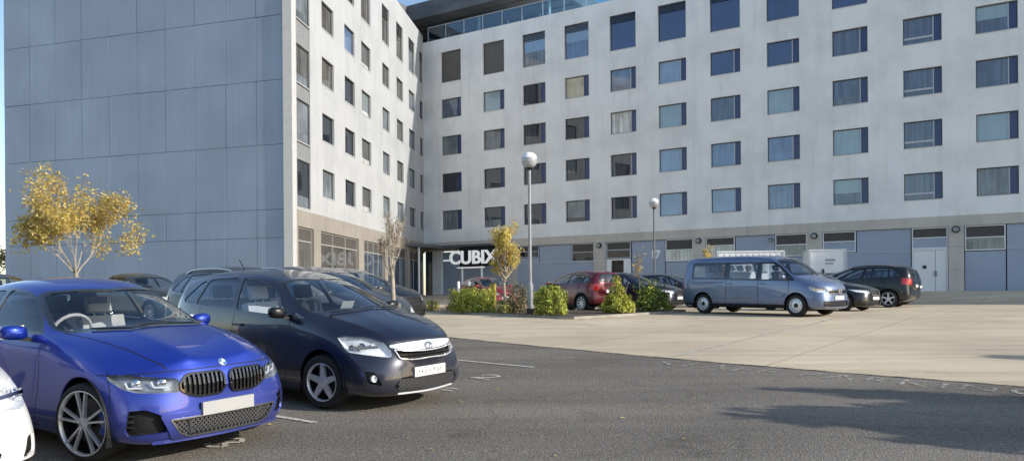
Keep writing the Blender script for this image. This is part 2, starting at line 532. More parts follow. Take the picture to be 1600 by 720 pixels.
# ------------------------------------------------------- car body tables
# every rib: top centre, top edge, belt, shoulder, flank, low flank, sill, floor
SEDAN = [
 [(2.365,.62),(2.36,.25,.62),(2.355,.32,.58),(2.355,.34,.52),(2.355,.34,.47),(2.36,.34,.42),(2.36,.30,.36),(2.365,.36)],
 [(2.345,.75),(2.31,.45,.745),(2.26,.60,.705),(2.27,.64,.60),(2.29,.66,.50),(2.30,.65,.36),(2.31,.58,.22),(2.36,.23)],
 [(2.27,.835),(2.20,.52,.82),(2.04,.77,.755),(2.07,.82,.65),(2.11,.845,.52),(2.14,.845,.33),(2.16,.79,.18),(2.30,.16)],
 [(2.08,.90),(2.0,.57,.885),(1.86,.84,.81),(1.89,.875,.69),(1.93,.895,.53),(1.95,.895,.33),(1.96,.84,.17),(2.1,.15)],
 [(1.72,.955),(1.64,.61,.945),(1.56,.845,.885),(1.56,.90,.77),(1.56,.92,.6),(1.56,.915,.35),(1.56,.86,.18),(1.56,.17)],
 [(1.38,1.0),(1.27,.64,.985),(1.2,.845,.935),(1.2,.89,.82),(1.2,0.894,.6),(1.2,0.917,.34),(1.2,.86,.18),(1.2,.17)],
 [(1.12,1.03),(.95,.70,1.0),(.90,.845,.965),(.9,.885,.85),(.9,0.889,.6),(.9,0.912,.33),(.9,.86,.18),(.9,.17)],
 [(.76,1.225),(.58,.645,1.18),(.55,.84,.985),(.55,.885,.87),(.55,0.889,.6),(.55,0.912,.33),(.55,.86,.18),(.55,.17)],
 [(.33,1.395),(.18,.585,1.345),(.14,.84,.995),(.14,.885,.88),(.14,0.889,.6),(.14,0.912,.33),(.14,.86,.18),(.14,.17)],
 [(-.25,1.445),(-.3,.595,1.385),(-.3,.845,1.005),(-.3,.89,.89),(-.3,0.892,.6),(-.3,0.912,.33),(-.3,.86,.18),(-.3,.17)],
 [(-.8,1.425),(-.85,.585,1.36),(-.82,.845,1.015),(-.82,.895,.9),(-.82,0.896,.6),(-.82,0.917,.33),(-.82,.86,.18),(-.82,.17)],
 [(-1.2,1.365),(-1.28,.56,1.27),(-1.25,.835,1.025),(-1.25,.90,.91),(-1.25,0.902,.62),(-1.25,0.922,.35),(-1.25,.86,.18),(-1.25,.17)],
 [(-1.5,1.235),(-1.58,.60,1.15),(-1.55,.825,1.03),(-1.55,.895,.91),(-1.55,0.896,.62),(-1.55,0.917,.35),(-1.55,.86,.19),(-1.55,.18)],
 [(-1.8,1.12),(-1.82,.62,1.08),(-1.82,.80,1.02),(-1.82,.88,.90),(-1.82,0.884,.62),(-1.82,0.907,.36),(-1.82,.84,.20),(-1.82,.19)],
 [(-2.22,1.10),(-2.18,.60,1.075),(-2.12,.76,1.0),(-2.1,.84,.88),(-2.1,.87,.62),(-2.1,.87,.36),(-2.1,.80,.22),(-2.15,.22)],
 [(-2.31,1.04),(-2.28,.55,1.01),(-2.22,.70,.95),(-2.24,.76,.82),(-2.27,.78,.6),(-2.27,.78,.38),(-2.25,.70,.27),(-2.28,.26)],
 [(-2.35,.82),(-2.345,.4,.82),(-2.34,.5,.77),(-2.34,.52,.68),(-2.345,.52,.58),(-2.34,.5,.45),(-2.33,.42,.38),(-2.34,.38)],
]
HATCH = [
 [(2.13,.56),(2.125,.22,.56),(2.12,.30,.53),(2.12,.33,.48),(2.12,.33,.43),(2.125,.33,.38),(2.125,.28,.33),(2.13,.33)],
 [(2.105,.70),(2.07,.40,.69),(2.00,.54,.66),(2.02,.60,.57),(2.04,.62,.47),(2.06,.62,.33),(2.07,.55,.21),(2.12,.20)],
 [(2.05,.81),(1.97,.48,.795),(1.80,.70,.73),(1.84,.76,.62),(1.88,.79,.5),(1.91,.80,.32),(1.93,.75,.18),(2.06,.16)],
 [(1.86,.905),(1.76,.57,.885),(1.60,.78,.82),(1.63,.825,.70),(1.67,.85,.53),(1.69,.855,.33),(1.71,.81,.17),(1.85,.15)],
 [(1.52,.995),(1.38,.64,.975),(1.25,.81,.92),(1.25,.86,.78),(1.25,.885,.58),(1.25,.88,.34),(1.25,.83,.17),(1.25,.16)],
 [(1.2,1.075),(.84,.72,1.035),(.82,.805,.985),(.86,.85,.82),(.86,.875,.58),(.86,.87,.33),(.86,.83,.17),(.86,.16)],
 [(.68,1.30),(.40,.66,1.25),(.45,.815,1.01),(.45,.855,.84),(.45,.875,.58),(.45,.87,.33),(.45,.83,.17),(.45,.16)],
 [(.12,1.475),(-.04,.59,1.43),(.05,.825,1.03),(.05,.86,.85),(.05,.876,.58),(.05,.87,.33),(.05,.83,.17),(.05,.16)],
 [(-.4,1.545),(-.4,.60,1.485),(-.4,.83,1.05),(-.4,.865,.86),(-.4,.878,.58),(-.4,.87,.33),(-.4,.83,.17),(-.4,.16)],
 [(-.95,1.555),(-1.0,.585,1.485),(-.95,.82,1.08),(-.95,.865,.88),(-.95,.88,.6),(-.95,.875,.34),(-.95,.83,.17),(-.95,.16)],
 [(-1.55,1.53),(-1.55,.56,1.455),(-1.45,.80,1.11),(-1.4,.86,.9),(-1.4,.885,.62),(-1.4,.88,.35),(-1.4,.83,.18),(-1.4,.17)],
 [(-1.99,1.475),(-1.92,.535,1.40),(-1.84,.755,1.14),(-1.7,.83,.92),(-1.72,.86,.62),(-1.72,.86,.36),(-1.7,.81,.20),(-1.72,.19)],
 [(-2.11,1.24),(-2.06,.58,1.19),(-1.96,.73,1.10),(-1.88,.79,.9),(-1.92,.82,.62),(-1.92,.82,.38),(-1.9,.76,.24),(-1.95,.23)],
 [(-2.15,.97),(-2.11,.58,.95),(-2.02,.70,.90),(-1.98,.74,.76),(-2.03,.76,.58),(-2.03,.76,.4),(-2.01,.68,.3),(-2.05,.28)],
 [(-2.18,.68),(-2.175,.38,.68),(-2.12,.48,.66),(-2.12,.5,.60),(-2.12,.5,.52),(-2.12,.5,.45),(-2.11,.42,.38),(-2.12,.38)],
]
VAN = [
 [(2.65,.66),(2.645,.28,.66),(2.64,.36,.62),(2.64,.40,.56),(2.64,.40,.50),(2.645,.40,.44),(2.645,.34,.38),(2.65,.38)],
 [(2.635,.86),(2.60,.50,.85),(2.52,.68,.80),(2.53,.73,.68),(2.55,.76,.55),(2.57,.76,.38),(2.58,.68,.25),(2.63,.24)],
 [(2.55,1.06),(2.45,.62,1.04),(2.33,.80,.96),(2.33,.86,.8),(2.35,.885,.6),(2.37,.885,.4),(2.38,.82,.23),(2.52,.21)],
 [(2.25,1.17),(2.12,.72,1.15),(2.0,.875,1.07),(2.0,.92,.88),(2.0,.945,.62),(2.0,.945,.4),(2.0,.89,.23),(2.0,.21)],
 [(1.98,1.25),(1.72,.80,1.215),(1.62,.895,1.15),(1.62,.935,.95),(1.62,.95,.66),(1.62,.945,.4),(1.62,.9,.24),(1.62,.22)],
 [(1.58,1.57),(1.34,.77,1.51),(1.25,.91,1.18),(1.25,.945,.97),(1.25,.955,.66),(1.25,.95,.4),(1.25,.9,.24),(1.25,.22)],
 [(1.14,1.87),(.96,.735,1.81),(.85,.92,1.20),(.85,.95,.98),(.85,.957,.66),(.85,.95,.4),(.85,.9,.24),(.85,.22)],
 [(.6,1.965),(.5,.755,1.905),(.4,.925,1.22),(.4,.953,1.0),(.4,.957,.66),(.4,.95,.4),(.4,.9,.24),(.4,.22)],
 [(-.5,1.99),(-.5,.77,1.93),(-.5,.93,1.24),(-.5,.955,1.0),(-.5,.957,.66),(-.5,.95,.4),(-.5,.9,.24),(-.5,.22)],
 [(-1.5,1.99),(-1.5,.77,1.93),(-1.5,.93,1.24),(-1.5,.955,1.0),(-1.5,.957,.66),(-1.5,.95,.4),(-1.5,.9,.24),(-1.5,.22)],
 [(-2.3,1.97),(-2.28,.75,1.91),(-2.28,.91,1.24),(-2.28,.94,1.0),(-2.28,.945,.66),(-2.28,.94,.42),(-2.28,.88,.28),(-2.28,.26)],
 [(-2.58,1.91),(-2.55,.71,1.84),(-2.52,.86,1.24),(-2.52,.89,1.0),(-2.53,.89,.66),(-2.53,.89,.44),(-2.52,.83,.32),(-2.55,.3)],
 [(-2.64,1.62),(-2.63,.62,1.6),(-2.62,.74,1.22),(-2.62,.76,1.0),(-2.64,.76,.7),(-2.64,.76,.5),(-2.63,.68,.4),(-2.64,.4)],
 [(-2.66,1.2),(-2.66,.40,1.2),(-2.66,.5,1.08),(-2.66,.52,.95),(-2.66,.52,.8),(-2.66,.5,.65),(-2.66,.42,.55),(-2.66,.55)],
]
SEDAN_CREASE = [(1,2,6,.75),(2,2,6,.45),(2,6,11,.25),(4,3,14,.75),(3,5,13,.4),(6,4,13,.5),(7,3,14,.6),(-3,0,4,.45),(-15,0,4,.6)]
HATCH_CREASE = [(1,2,5,.4),(2,2,5,.6),(2,5,11,.3),(4,3,12,.3),(3,5,11,.35),(7,3,12,.5),(-3,0,3,.4),(-12,0,3,.6)]
VAN_CREASE = [(2,2,5,.4),(2,5,11,.35),(3,3,11,.35),(4,3,11,.3),(7,3,11,.5),(-12,0,7,.25)]
BMW_Z = [(0,0),(.70,.68),(.84,.825),(.96,1.00),(1.05,1.11),(1.45,1.535)]
AURIS_Z = [(0,0),(.70,.69),(.9,.92),(1.05,1.10),(1.53,1.57)]
# ---------------------------------------------------------- car assembly
def raycast(bvh, o, d):
    r = bvh.ray_cast(Vector(o), Vector(d).normalized())
    return r[0], r[1]

def duv(pts, ang=40, dy=0.0):
    a = R(ang)
    return [(-p[0]*math.sin(a)+(abs(p[1])+dy)*math.cos(a), p[2]) for p in pts]
def ruv(pts, ang=40, dy=0.0):
    a = R(ang)
    return [(p[0]*math.sin(a)+(abs(p[1])+dy)*math.cos(a), p[2]) for p in pts]
def circle(cx, cz, r, n=40, a0=0.0, a1=2*math.pi):
    return [(cx+r*math.cos(a0+(a1-a0)*k/n), cz+r*math.sin(a0+(a1-a0)*k/n)) for k in range(n)]

def build_car(sp):
    sc = sp.get('scale', (1, 1, 1)); kn = sp.get('knots')
    root = empty(sp['name'])
    tag(root, sp['label'], sp.get('cat', 'car'), sp.get('group'))
    bm = car_shell(sp['ribs'], sp.get('level', 2), sp['crease'], sc, kn, sp.get('dome', 0.0))
    bvh = BVHTree.FromBMesh(bm)
    mats = [sp['paint'], MAT['gloss_black'], MAT['seam'], MAT['black_trim'], MAT['chrome_satin'], MAT['cabin'], MAT['cabin']]
    detail = sp.get('detail', False)
    sx_, sy_, sz_ = sp.get('polyscale', (1, 1, 1))
    X = lambda p: (p[0]*sx_, p[1]*sz_)
    Y = lambda p: (p[0]*sy_, p[1]*sz_)
    def setmat(fs, i):
        for f in fs: f.material_index = i
    done = []   # separated pieces: (name, bmesh, material, kwargs)
    # glazing -----------------------------------------------------------
    gm = sp.get('glass', MAT['glass_car'])
    for panes, trim in sp['side_windows']:
        for s in (1, -1):
            pr = Proj('side', s)
            for pn in panes:
                fs = cut(bm, pr, rounded([X(p) for p in pn[0]], .05))
                if fs: done.append(('side_window', extract(bm, fs), pn[1] if len(pn) > 1 else gm, dict(move=-.008)))
            if trim:
                setmat(cut(bm, pr, rounded([X(p) for p in trim], .06)), 1)
    for nm, kind, poly, lo, hi, wd in sp['screens']:
        pr = Proj(kind, 1, lo=lo, hi=hi)
        pl = rounded([Y(p) for p in poly], .09, 4)
        inn = inset(pl, wd)
        fs = cut(bm, pr, inn)
        if fs: done.append((nm, extract(bm, fs), gm if nm == 'windscreen' else sp.get('rear_glass', gm), dict(move=-.006)))
        setmat(cut(bm, pr, pl), 1)
    # lamps, grilles, intakes -------------------------------------------
    for ft in sp['features']:
        nm, kind, poly, mode = ft['name'], ft['kind'], ft['poly'], ft['mode']
        sides = (1, -1) if (kind in ('diag', 'rdiag', 'side') or ft.get('mirror')) else (1,)
        for s in sides:
            pr = Proj(kind, s, ft.get('ang', 40), ft.get('lo'), ft.get('hi'))
            pl = poly
            if kind in ('front', 'rear'): pl = [Y(p) for p in pl]
            elif kind == 'side': pl = [X(p) for p in pl]
            if kind in ('front', 'rear') and ft.get('mirror'): pl = [(p[0]*s, p[1]) for p in pl]
            pl = rounded(pl, ft.get('round', .03)) if ft.get('round', .03) else pl
            if mode == 'mat': setmat(cut(bm, pr, pl), ft['mi']); continue
            if ft.get('rim'):
                fs = cut(bm, pr, inset(pl, ft['rim']))
            else: fs = cut(bm, pr, pl)
            if not fs: continue
            reg = extract(bm, fs)
            dv = -pr.d
            if mode == 'lamp':
                done.append((nm, recess(reg, dv*ft.get('depth', .06), ft.get('shrink', .9)), ft.get('bowl', MAT['lamp_bowl']), dict(flat=True, lens=(reg, MAT['glass_lamp']), inner=ft.get('inner'), pr=pr)))
            elif mode == 'hole':
                done.append((nm, recess(reg, dv*ft.get('depth', .05), ft.get('shrink', .97)), ft.get('mat', MAT['seam']), dict(flat=True))); reg.free()
            elif mode == 'part':
                done.append((nm, reg, sp['paint'] if ft['mat'] == 'paint' else ft['mat'], dict(solid=.012, offset=.0, move=ft.get('move', .004))))
            if ft.get('rim'):
                fs = cut(bm, pr, pl)
                if fs: done.append((ft['rim_name'], extract(bm, fs), ft['rim_mat'], dict(solid=.03, offset=0, move=.008)))
    # seams ---------------------------------------------------------------
    for kind, pts, w in sp.get('seams', []):
        for s in ((1, -1) if kind in ('side', 'topm') else (1,)):
            pr = Proj('top' if kind == 'topm' else kind, s, lo=sp.get('seam_lo', {}).get(kind), hi=None)
            pp = [X(p) for p in pts] if kind == 'side' else ([(p[0]*sx_, p[1]*sy_*s) for p in pts] if kind == 'topm' else [Y(p) for p in pts])
            setmat(cut(bm, pr, strip(pp, w)), 2)
    # wheel arches ---------------------------------------------------------
    wx, wy, wr = sp['axles'], sp['wheel_y'], sp['wheel_r']
    for ax in wx:
        for s in (1, -1):
            pr = Proj('side', s)
            pl = circle(ax, wr+.01, wr+sp.get('arch', .045), 36)
            if sp.get('arch_trim'):
                setmat(cut(bm, pr, circle(ax, wr+.01, wr+sp.get('arch', .045)+.05, 36)), 3)
            fs = [f for f in cut(bm, pr, pl) if abs(f.calc_center_median().y) > .45]
            fs += [f for f in bm.faces if f.normal.z < -.3 and abs(f.calc_center_median().x-ax) < wr+.04 and f.calc_center_median().y*s > wy-.30]
            bmesh.ops.delete(bm, geom=list(set(fs)), context='FACES')
    loose = [v for v in bm.verts if not v.link_faces]
    bmesh.ops.delete(bm, geom=loose, context='VERTS')
    body = bm_to_obj(bm, 'body', mats, root, solid=.02 if sp.get('level', 2) > 2 else .03, offset=-1, rimmat=5)
    bm.free()
    for nm, b, m, kw in done:
        if kw.get('flat'):
            me = bpy.data.meshes.new(nm); b.to_mesh(me); me.materials.append(m)
            o = link_mesh(nm, me, root)
            if kw.get('lens'):
                reg, lm = kw['lens']
                if kw.get('inner'):
                    kw['inner'](o, reg, kw['pr'])
                bm_to_obj(reg, 'lens', lm, o, move=.001); reg.free()
        else:
            bm_to_obj(b, nm, m, root, solid=kw.get('solid', 0), offset=kw.get('offset', -1), move=kw.get('move', 0))
        b.free()
    # wheels -----------------------------------------------------------------
    for i, ax in enumerate(wx):
        for s in (1, -1):
            wheel(root, ax, s*(wy-sp['wheel_w']/2), wr, sp['rim_r'], sp['wheel_w'], sp['rim'], s, sp.get('steer', 0) if i == 0 else 0, sp.get('caliper', False), detail)
            arch_liner(root, ax, wy-.01, wr+sp.get('arch', .045)+.03, s)
    # cabin -------------------------------------------------------------------
    cb = sp['cabin']
    m = MB()
    x0, x1, hw, zf = cb['x0'], cb['x1'], cb['hw'], cb['zf']
    m.box((x0, -hw, zf-.05), (x1, hw, zf))
    m.box((cb['dash'][0], -hw+.03, zf), (cb['dash'][1], hw-.03, cb['dash'][2]))
    m.box((x0, -hw, zf), (x0+.08, hw, cb['dash'][2]-.12))
    o = m.build('cabin', MAT['cabin'], root)
    for (x, y, mm) in cb['seats']:
        seat(root, x, y, cb['sz'], mm)
    st = cb['steer']
    mm = MB()
    T = Matrix.Translation(st) @ Matrix.Rotation(R(-66), 4, 'Y')
    mm.tube([T @ Vector((.19*math.cos(a), .19*math.sin(a), 0)) for a in [2*math.pi*k/22 for k in range(23)]], .016, 8, 0, cap=False)
    mm.bar(T @ Vector((-.18, 0, 0)), T @ Vector((.02, 0, -.0)), .03, .02); mm.bar(T @ Vector((0, -.18, 0)), T @ Vector((0, .18, 0)), .035, .02)
    mm.build('steering_wheel', cb.get('steer_mat', MAT['seat_dark']), root, smooth=40)
    # mirrors, handles, wipers, plate --------------------------------------------
    for s in (1, -1):
        mx, my, mz = sp['mirror']
        b2 = bmesh.new(); bmesh.ops.create_uvsphere(b2, u_segments=20, v_segments=12, radius=1)
        for v in b2.verts:
            c = v.co
            c.x = math.copysign(abs(c.x)**.75, c.x)*.075-(.03 if c.x < 0 else 0)*0
            c.y = math.copysign(abs(c.y)**.65, c.y)*.112
            c.z = math.copysign(abs(c.z)**.7, c.z)*.068+c.y*s*.08
            if c.x < -.035: c.x = -.035
            c.x -= abs(c.y)*.12
            v.co = c+Vector((mx, s*my, mz))
        mo = bm_to_obj(b2, 'door_mirror', sp.get('mirror_mat', sp['paint']), root); b2.free()
        m = MB(); m.bar((mx, s*(my-.05), mz-.06), (mx+.04, s*(my-.20), mz-.085), .05, .035); m.build('mirror_arm', MAT['black_trim'], mo)
        m = MB(); m.box((mx-.037, s*my-.10, mz-.06), (mx-.0355, s*my+.10, mz+.06)); m.build('mirror_glass', MAT['chrome'], mo)
        for hx, hz in sp.get('handles', []):
            p, nn = raycast(bvh, (hx, s*2, hz), (0, -s, 0))
            if p:
                m = MB(); m.box((hx-.10, p.y-.004 if s > 0 else p.y-.03, hz-.014), (hx+.10, p.y+.03 if s > 0 else p.y+.004, hz+.014))
                h = m.build('door_handle', sp.get('handle_mat', sp['paint']), root)
                bv = h.modifiers.new('b', 'BEVEL'); bv.width = .008; bv.segments = 2
    for a, b in sp.get('wipers', []):
        m = MB(); pts = []
        for k in range(7):
            t = k/6; y = a[1]+(b[1]-a[1])*t; z0 = a[2]+(b[2]-a[2])*t
            p, nn = raycast(bvh, (4, y, z0), (-1, 0, 0))
            if p: pts.append(p+nn*.018)
        if len(pts) > 2: m.tube(pts, .009, 6); m.build('wiper', MAT['black_trim'], root)
    if sp.get('plate') and not sp.get('noplate'):
        pz, pm, tilt = sp['plate']
        p, nn = raycast(bvh, (4, .0, pz), (-1, 0, 0))
        px = max(raycast(bvh, (4, yy, pz), (-1, 0, 0))[0].x for yy in (-.2, 0, .2))+.006+tilt
        m = MB(); m.box((px-.02, -.26, pz-.056), (px+.008, .26, pz+.056)); m.build('number_plate', pm, root)
    if sp.get('rear_plate'):
        pz, pm = sp['rear_plate']
        px = min(raycast(bvh, (-6, yy, pz), (1, 0, 0))[0].x for yy in (-.2, 0, .2))-.006
        m = MB(); m.box((px-.008, -.26, pz-.056), (px+.02, .26, pz+.056)); m.build('number_plate', pm, root)
    if sp.get('extra'): sp['extra'](root, bvh, sp)
    return root

def place(o, x, y, yaw, dz=0.0):
    """stand a thing on the ground, following its slope"""
    e = 1.2
    gx = (ground_z(x+e, y)-ground_z(x-e, y))/(2*e); gy = (ground_z(x, y+e)-ground_z(x, y-e))/(2*e)
    n = Vector((-gx, -gy, 1)).normalized()
    f = Vector((math.cos(yaw), math.sin(yaw), gx*math.cos(yaw)+gy*math.sin(yaw))).normalized()
    l = n.cross(f)
    M_ = Matrix(((f.x, l.x, n.x, x), (f.y, l.y, n.y, y), (f.z, l.z, n.z, ground_z(x, y)+dz), (0, 0, 0, 1)))
    o.location = M_.translation
    o.rotation_euler = M_.to_euler()

def front_points(bvh, pts, off=0.0):
    out = []
    for y, z in pts:
        p, nn = raycast(bvh, (4, y, z), (-1, 0, 0))
        if p: out.append(p+Vector((off, 0, 0)))
    return out

def lamp_inner_bmw(o, reg, pr):
    c = Vector((0, 0, 0))
    for v in reg.verts: c += v.co
    c /= len(reg.verts)
    side = pr.u
    m = MB()
    for k, du in enumerate((-.13, .07)):
        T = Matrix.Translation(c+side*du-pr.d*.012) @ Vector((0, 0, 1)).rotation_difference(pr.d).to_matrix().to_4x4()
        m.lathe([(.034, -.03), (.036, .0), (.028, .008), (0, .014)], 16, 0, T)
        a = c+side*(du-.05)-pr.d*.004+Vector((0, 0, -.038)); b = c+side*(du+.06)-pr.d*.004+Vector((0, 0, -.036))
        m.bar(a, b, .012, .012, 1)
        m.bar(b, b+Vector((0, 0, .05))+side*.02, .012, .012, 1)
    m.build('lamp_unit', [MAT['chrome'], MAT['lamp_white']], o, smooth=40)
def lamp_inner_std(o, reg, pr):
    c = Vector((0, 0, 0))
    for v in reg.verts: c += v.co
    c /= len(reg.verts)
    m = MB()
    for du, rr in ((-.10, .055), (.06, .05), (.17, .03)):
        T = Matrix.Translation(c+pr.u*du-pr.d*.02) @ Vector((0, 0, 1)).rotation_difference(pr.d).to_matrix().to_4x4()
        m.lathe([(rr, -.0), (rr*.8, -.02), (rr*.35, -.035), (rr*.3, -.01), (0, 0)], 16, 0 if du > -.05 else 1, T)
    m.bar(c+pr.u*-.13-pr.d*.03, c+pr.u*.19-pr.d*.03, .03, .03)
    m.build('lamp_unit', [MAT['chrome'], MAT['lamp_white']], o, smooth=40)

# ----- saloon with twin kidney grille
def bmw_extra(root, bvh, sp):
    # slats in each kidney
    K = KID
    for s in (-1, 1):
        m = MB()
        for k in range(9):
            y = .045+.375*(k+.3)/9
            zs = [z for z in [.54+.004*i for i in range(70)] if inside((y, z), K)]
            if len(zs) < 4: continue
            z0, z1 = min(zs)+.008, max(zs)-.006
            pts = []
            for j in range(5):
                z = z0+(z1-z0)*j/4
                p, nn = raycast(bvh, (4, s*y, z), (-1, 0, 0)); pts.append(p+Vector((.002, 0, 0)))
            for a, b in zip(pts, pts[1:]): m.bar(a, b, .017, .03, 0, up=(1, 0, 0))
        m.build('grille_slats', MAT['chrome_dark'], root)
    # honeycomb mesh in the lower intake
    m = MB()
    for i in range(-13, 14):
        for j in range(0, 9):
            y = i*.040+(.02 if j % 2 else 0); z = .235+j*.021
            for dy, dz in ((.02, .021), (-.02, .021)):
                if inside((y, z), INTAKE_B) and inside((y+dy, z+dz), INTAKE_B):
                    a = front_points(bvh, [(y, z), (y+dy, z+dz)], -.012)
                    if len(a) == 2: m.bar(a[0], a[1], .007, .012)
    for y in (-.36, .36):
        a = front_points(bvh, [(y*1.03, .40), (y*.93, .25)], -.004); m.bar(a[0], a[1], .03, .03)
    m.build('intake_mesh', MAT['mesh_grille_grey'], root)
    # blades in the corner vents
    for s in (-1, 1):
        m = MB()
        for z in (.355, .40, .445):
            pts = []
            for t in range(5):
                a = R(38); u0 = -.755+.19*t/4
                o = Vector((math.cos(a)*4, s*math.sin(a)*4, z))+Vector((-math.sin(a)*u0, s*math.cos(a)*u0, 0))
                p, nn = raycast(bvh, o, (-math.cos(a), -s*math.sin(a), 0))
                if p: pts.append(p-Vector((.02, s*.012, 0)))
            for a_, b_ in zip(pts, pts[1:]): m.bar(a_, b_, .03, .016 if z != .40 else .028)
        m.build('vent_blades', MAT['chrome_dark'], root)
    # roundel on the bonnet nose
    p, nn = raycast(bvh, (2.25, 0, 3), (0, 0, -1))
    p, nn = raycast(bvh, (4, 0, .822), (-1, 0, 0))
    T = Matrix.Translation(p+nn*.004) @ Vector((0, 0, 1)).rotation_difference(nn).to_matrix().to_4x4()
    m = MB(); m.lathe([(.041, -.01), (.041, .004), (.027, .005)], 28, 0, T)
    for q in range(4):
        pts = [T @ Vector((0, 0, .006))]+[T @ Vector((.028*math.cos(R(90*q+10*k)), .028*math.sin(R(90*q+10*k)), .006)) for k in range(10)]
        m.poly(pts, 1+q % 2)
    m.build('roundel_badge', [MAT['chrome'], MAT['badge_blue'], MAT['badge_white']], root)
    # splitter blade round the foot of the bumper
    m = MB(); pts = []
    for k in range(-9, 10):
        a = R(5.2*k); o_ = Vector((1.62, 0, .205))+Vector((math.cos(a), math.sin(a), 0))*4
        p, nn = raycast(bvh, o_, (-math.cos(a), -math.sin(a), 0))
        if p: pts.append(p+Vector((math.cos(a), math.sin(a), 0))*.008)
    for a_, b_ in zip(pts, pts[1:]): m.bar(a_, b_, .035, .03)
    m.build('front_splitter', sp['paint'], root)
    # shark fin
    p, nn = raycast(bvh, (-1.0, 0, 3), (0, 0, -1))
    m = MB(); m.poly([p+Vector((.09, -.012, 0)), p+Vector((-.09, -.02, 0)), p+Vector((-.08, 0, .06))]); m.poly([p+Vector((-.09, .02, 0)), p+Vector((.09, .012, 0)), p+Vector((-.08, 0, .06))])
    m.poly([p+Vector((.09, .012, 0)), p+Vector((.09, -.012, 0)), p+Vector((-.08, 0, .06))]); m.poly([p+Vector((-.09, -.02, 0)), p+Vector((-.09, .02, 0)), p+Vector((-.08, 0, .06))])
    m.build('roof_aerial', MAT['gloss_black'], root)
    m = MB(); m.box((.18, -.09, 1.30), (.22, .09, 1.37)); m.build('rear_view_mirror', MAT['black_trim'], root)

KID = [(.435,.69),(.36,.765),(.06,.765),(.018,.72),(.022,.62),(.06,.558),(.27,.555),(.37,.585),(.43,.635)]
INTAKE_B = [(-.53,.400),(.53,.400),(.45,.275),(.36,.235),(-.36,.235),(-.45,.275)]
MAT['mesh_grille_grey'] = simple('mesh_grille_grey', (.06, .06, .063), .45)

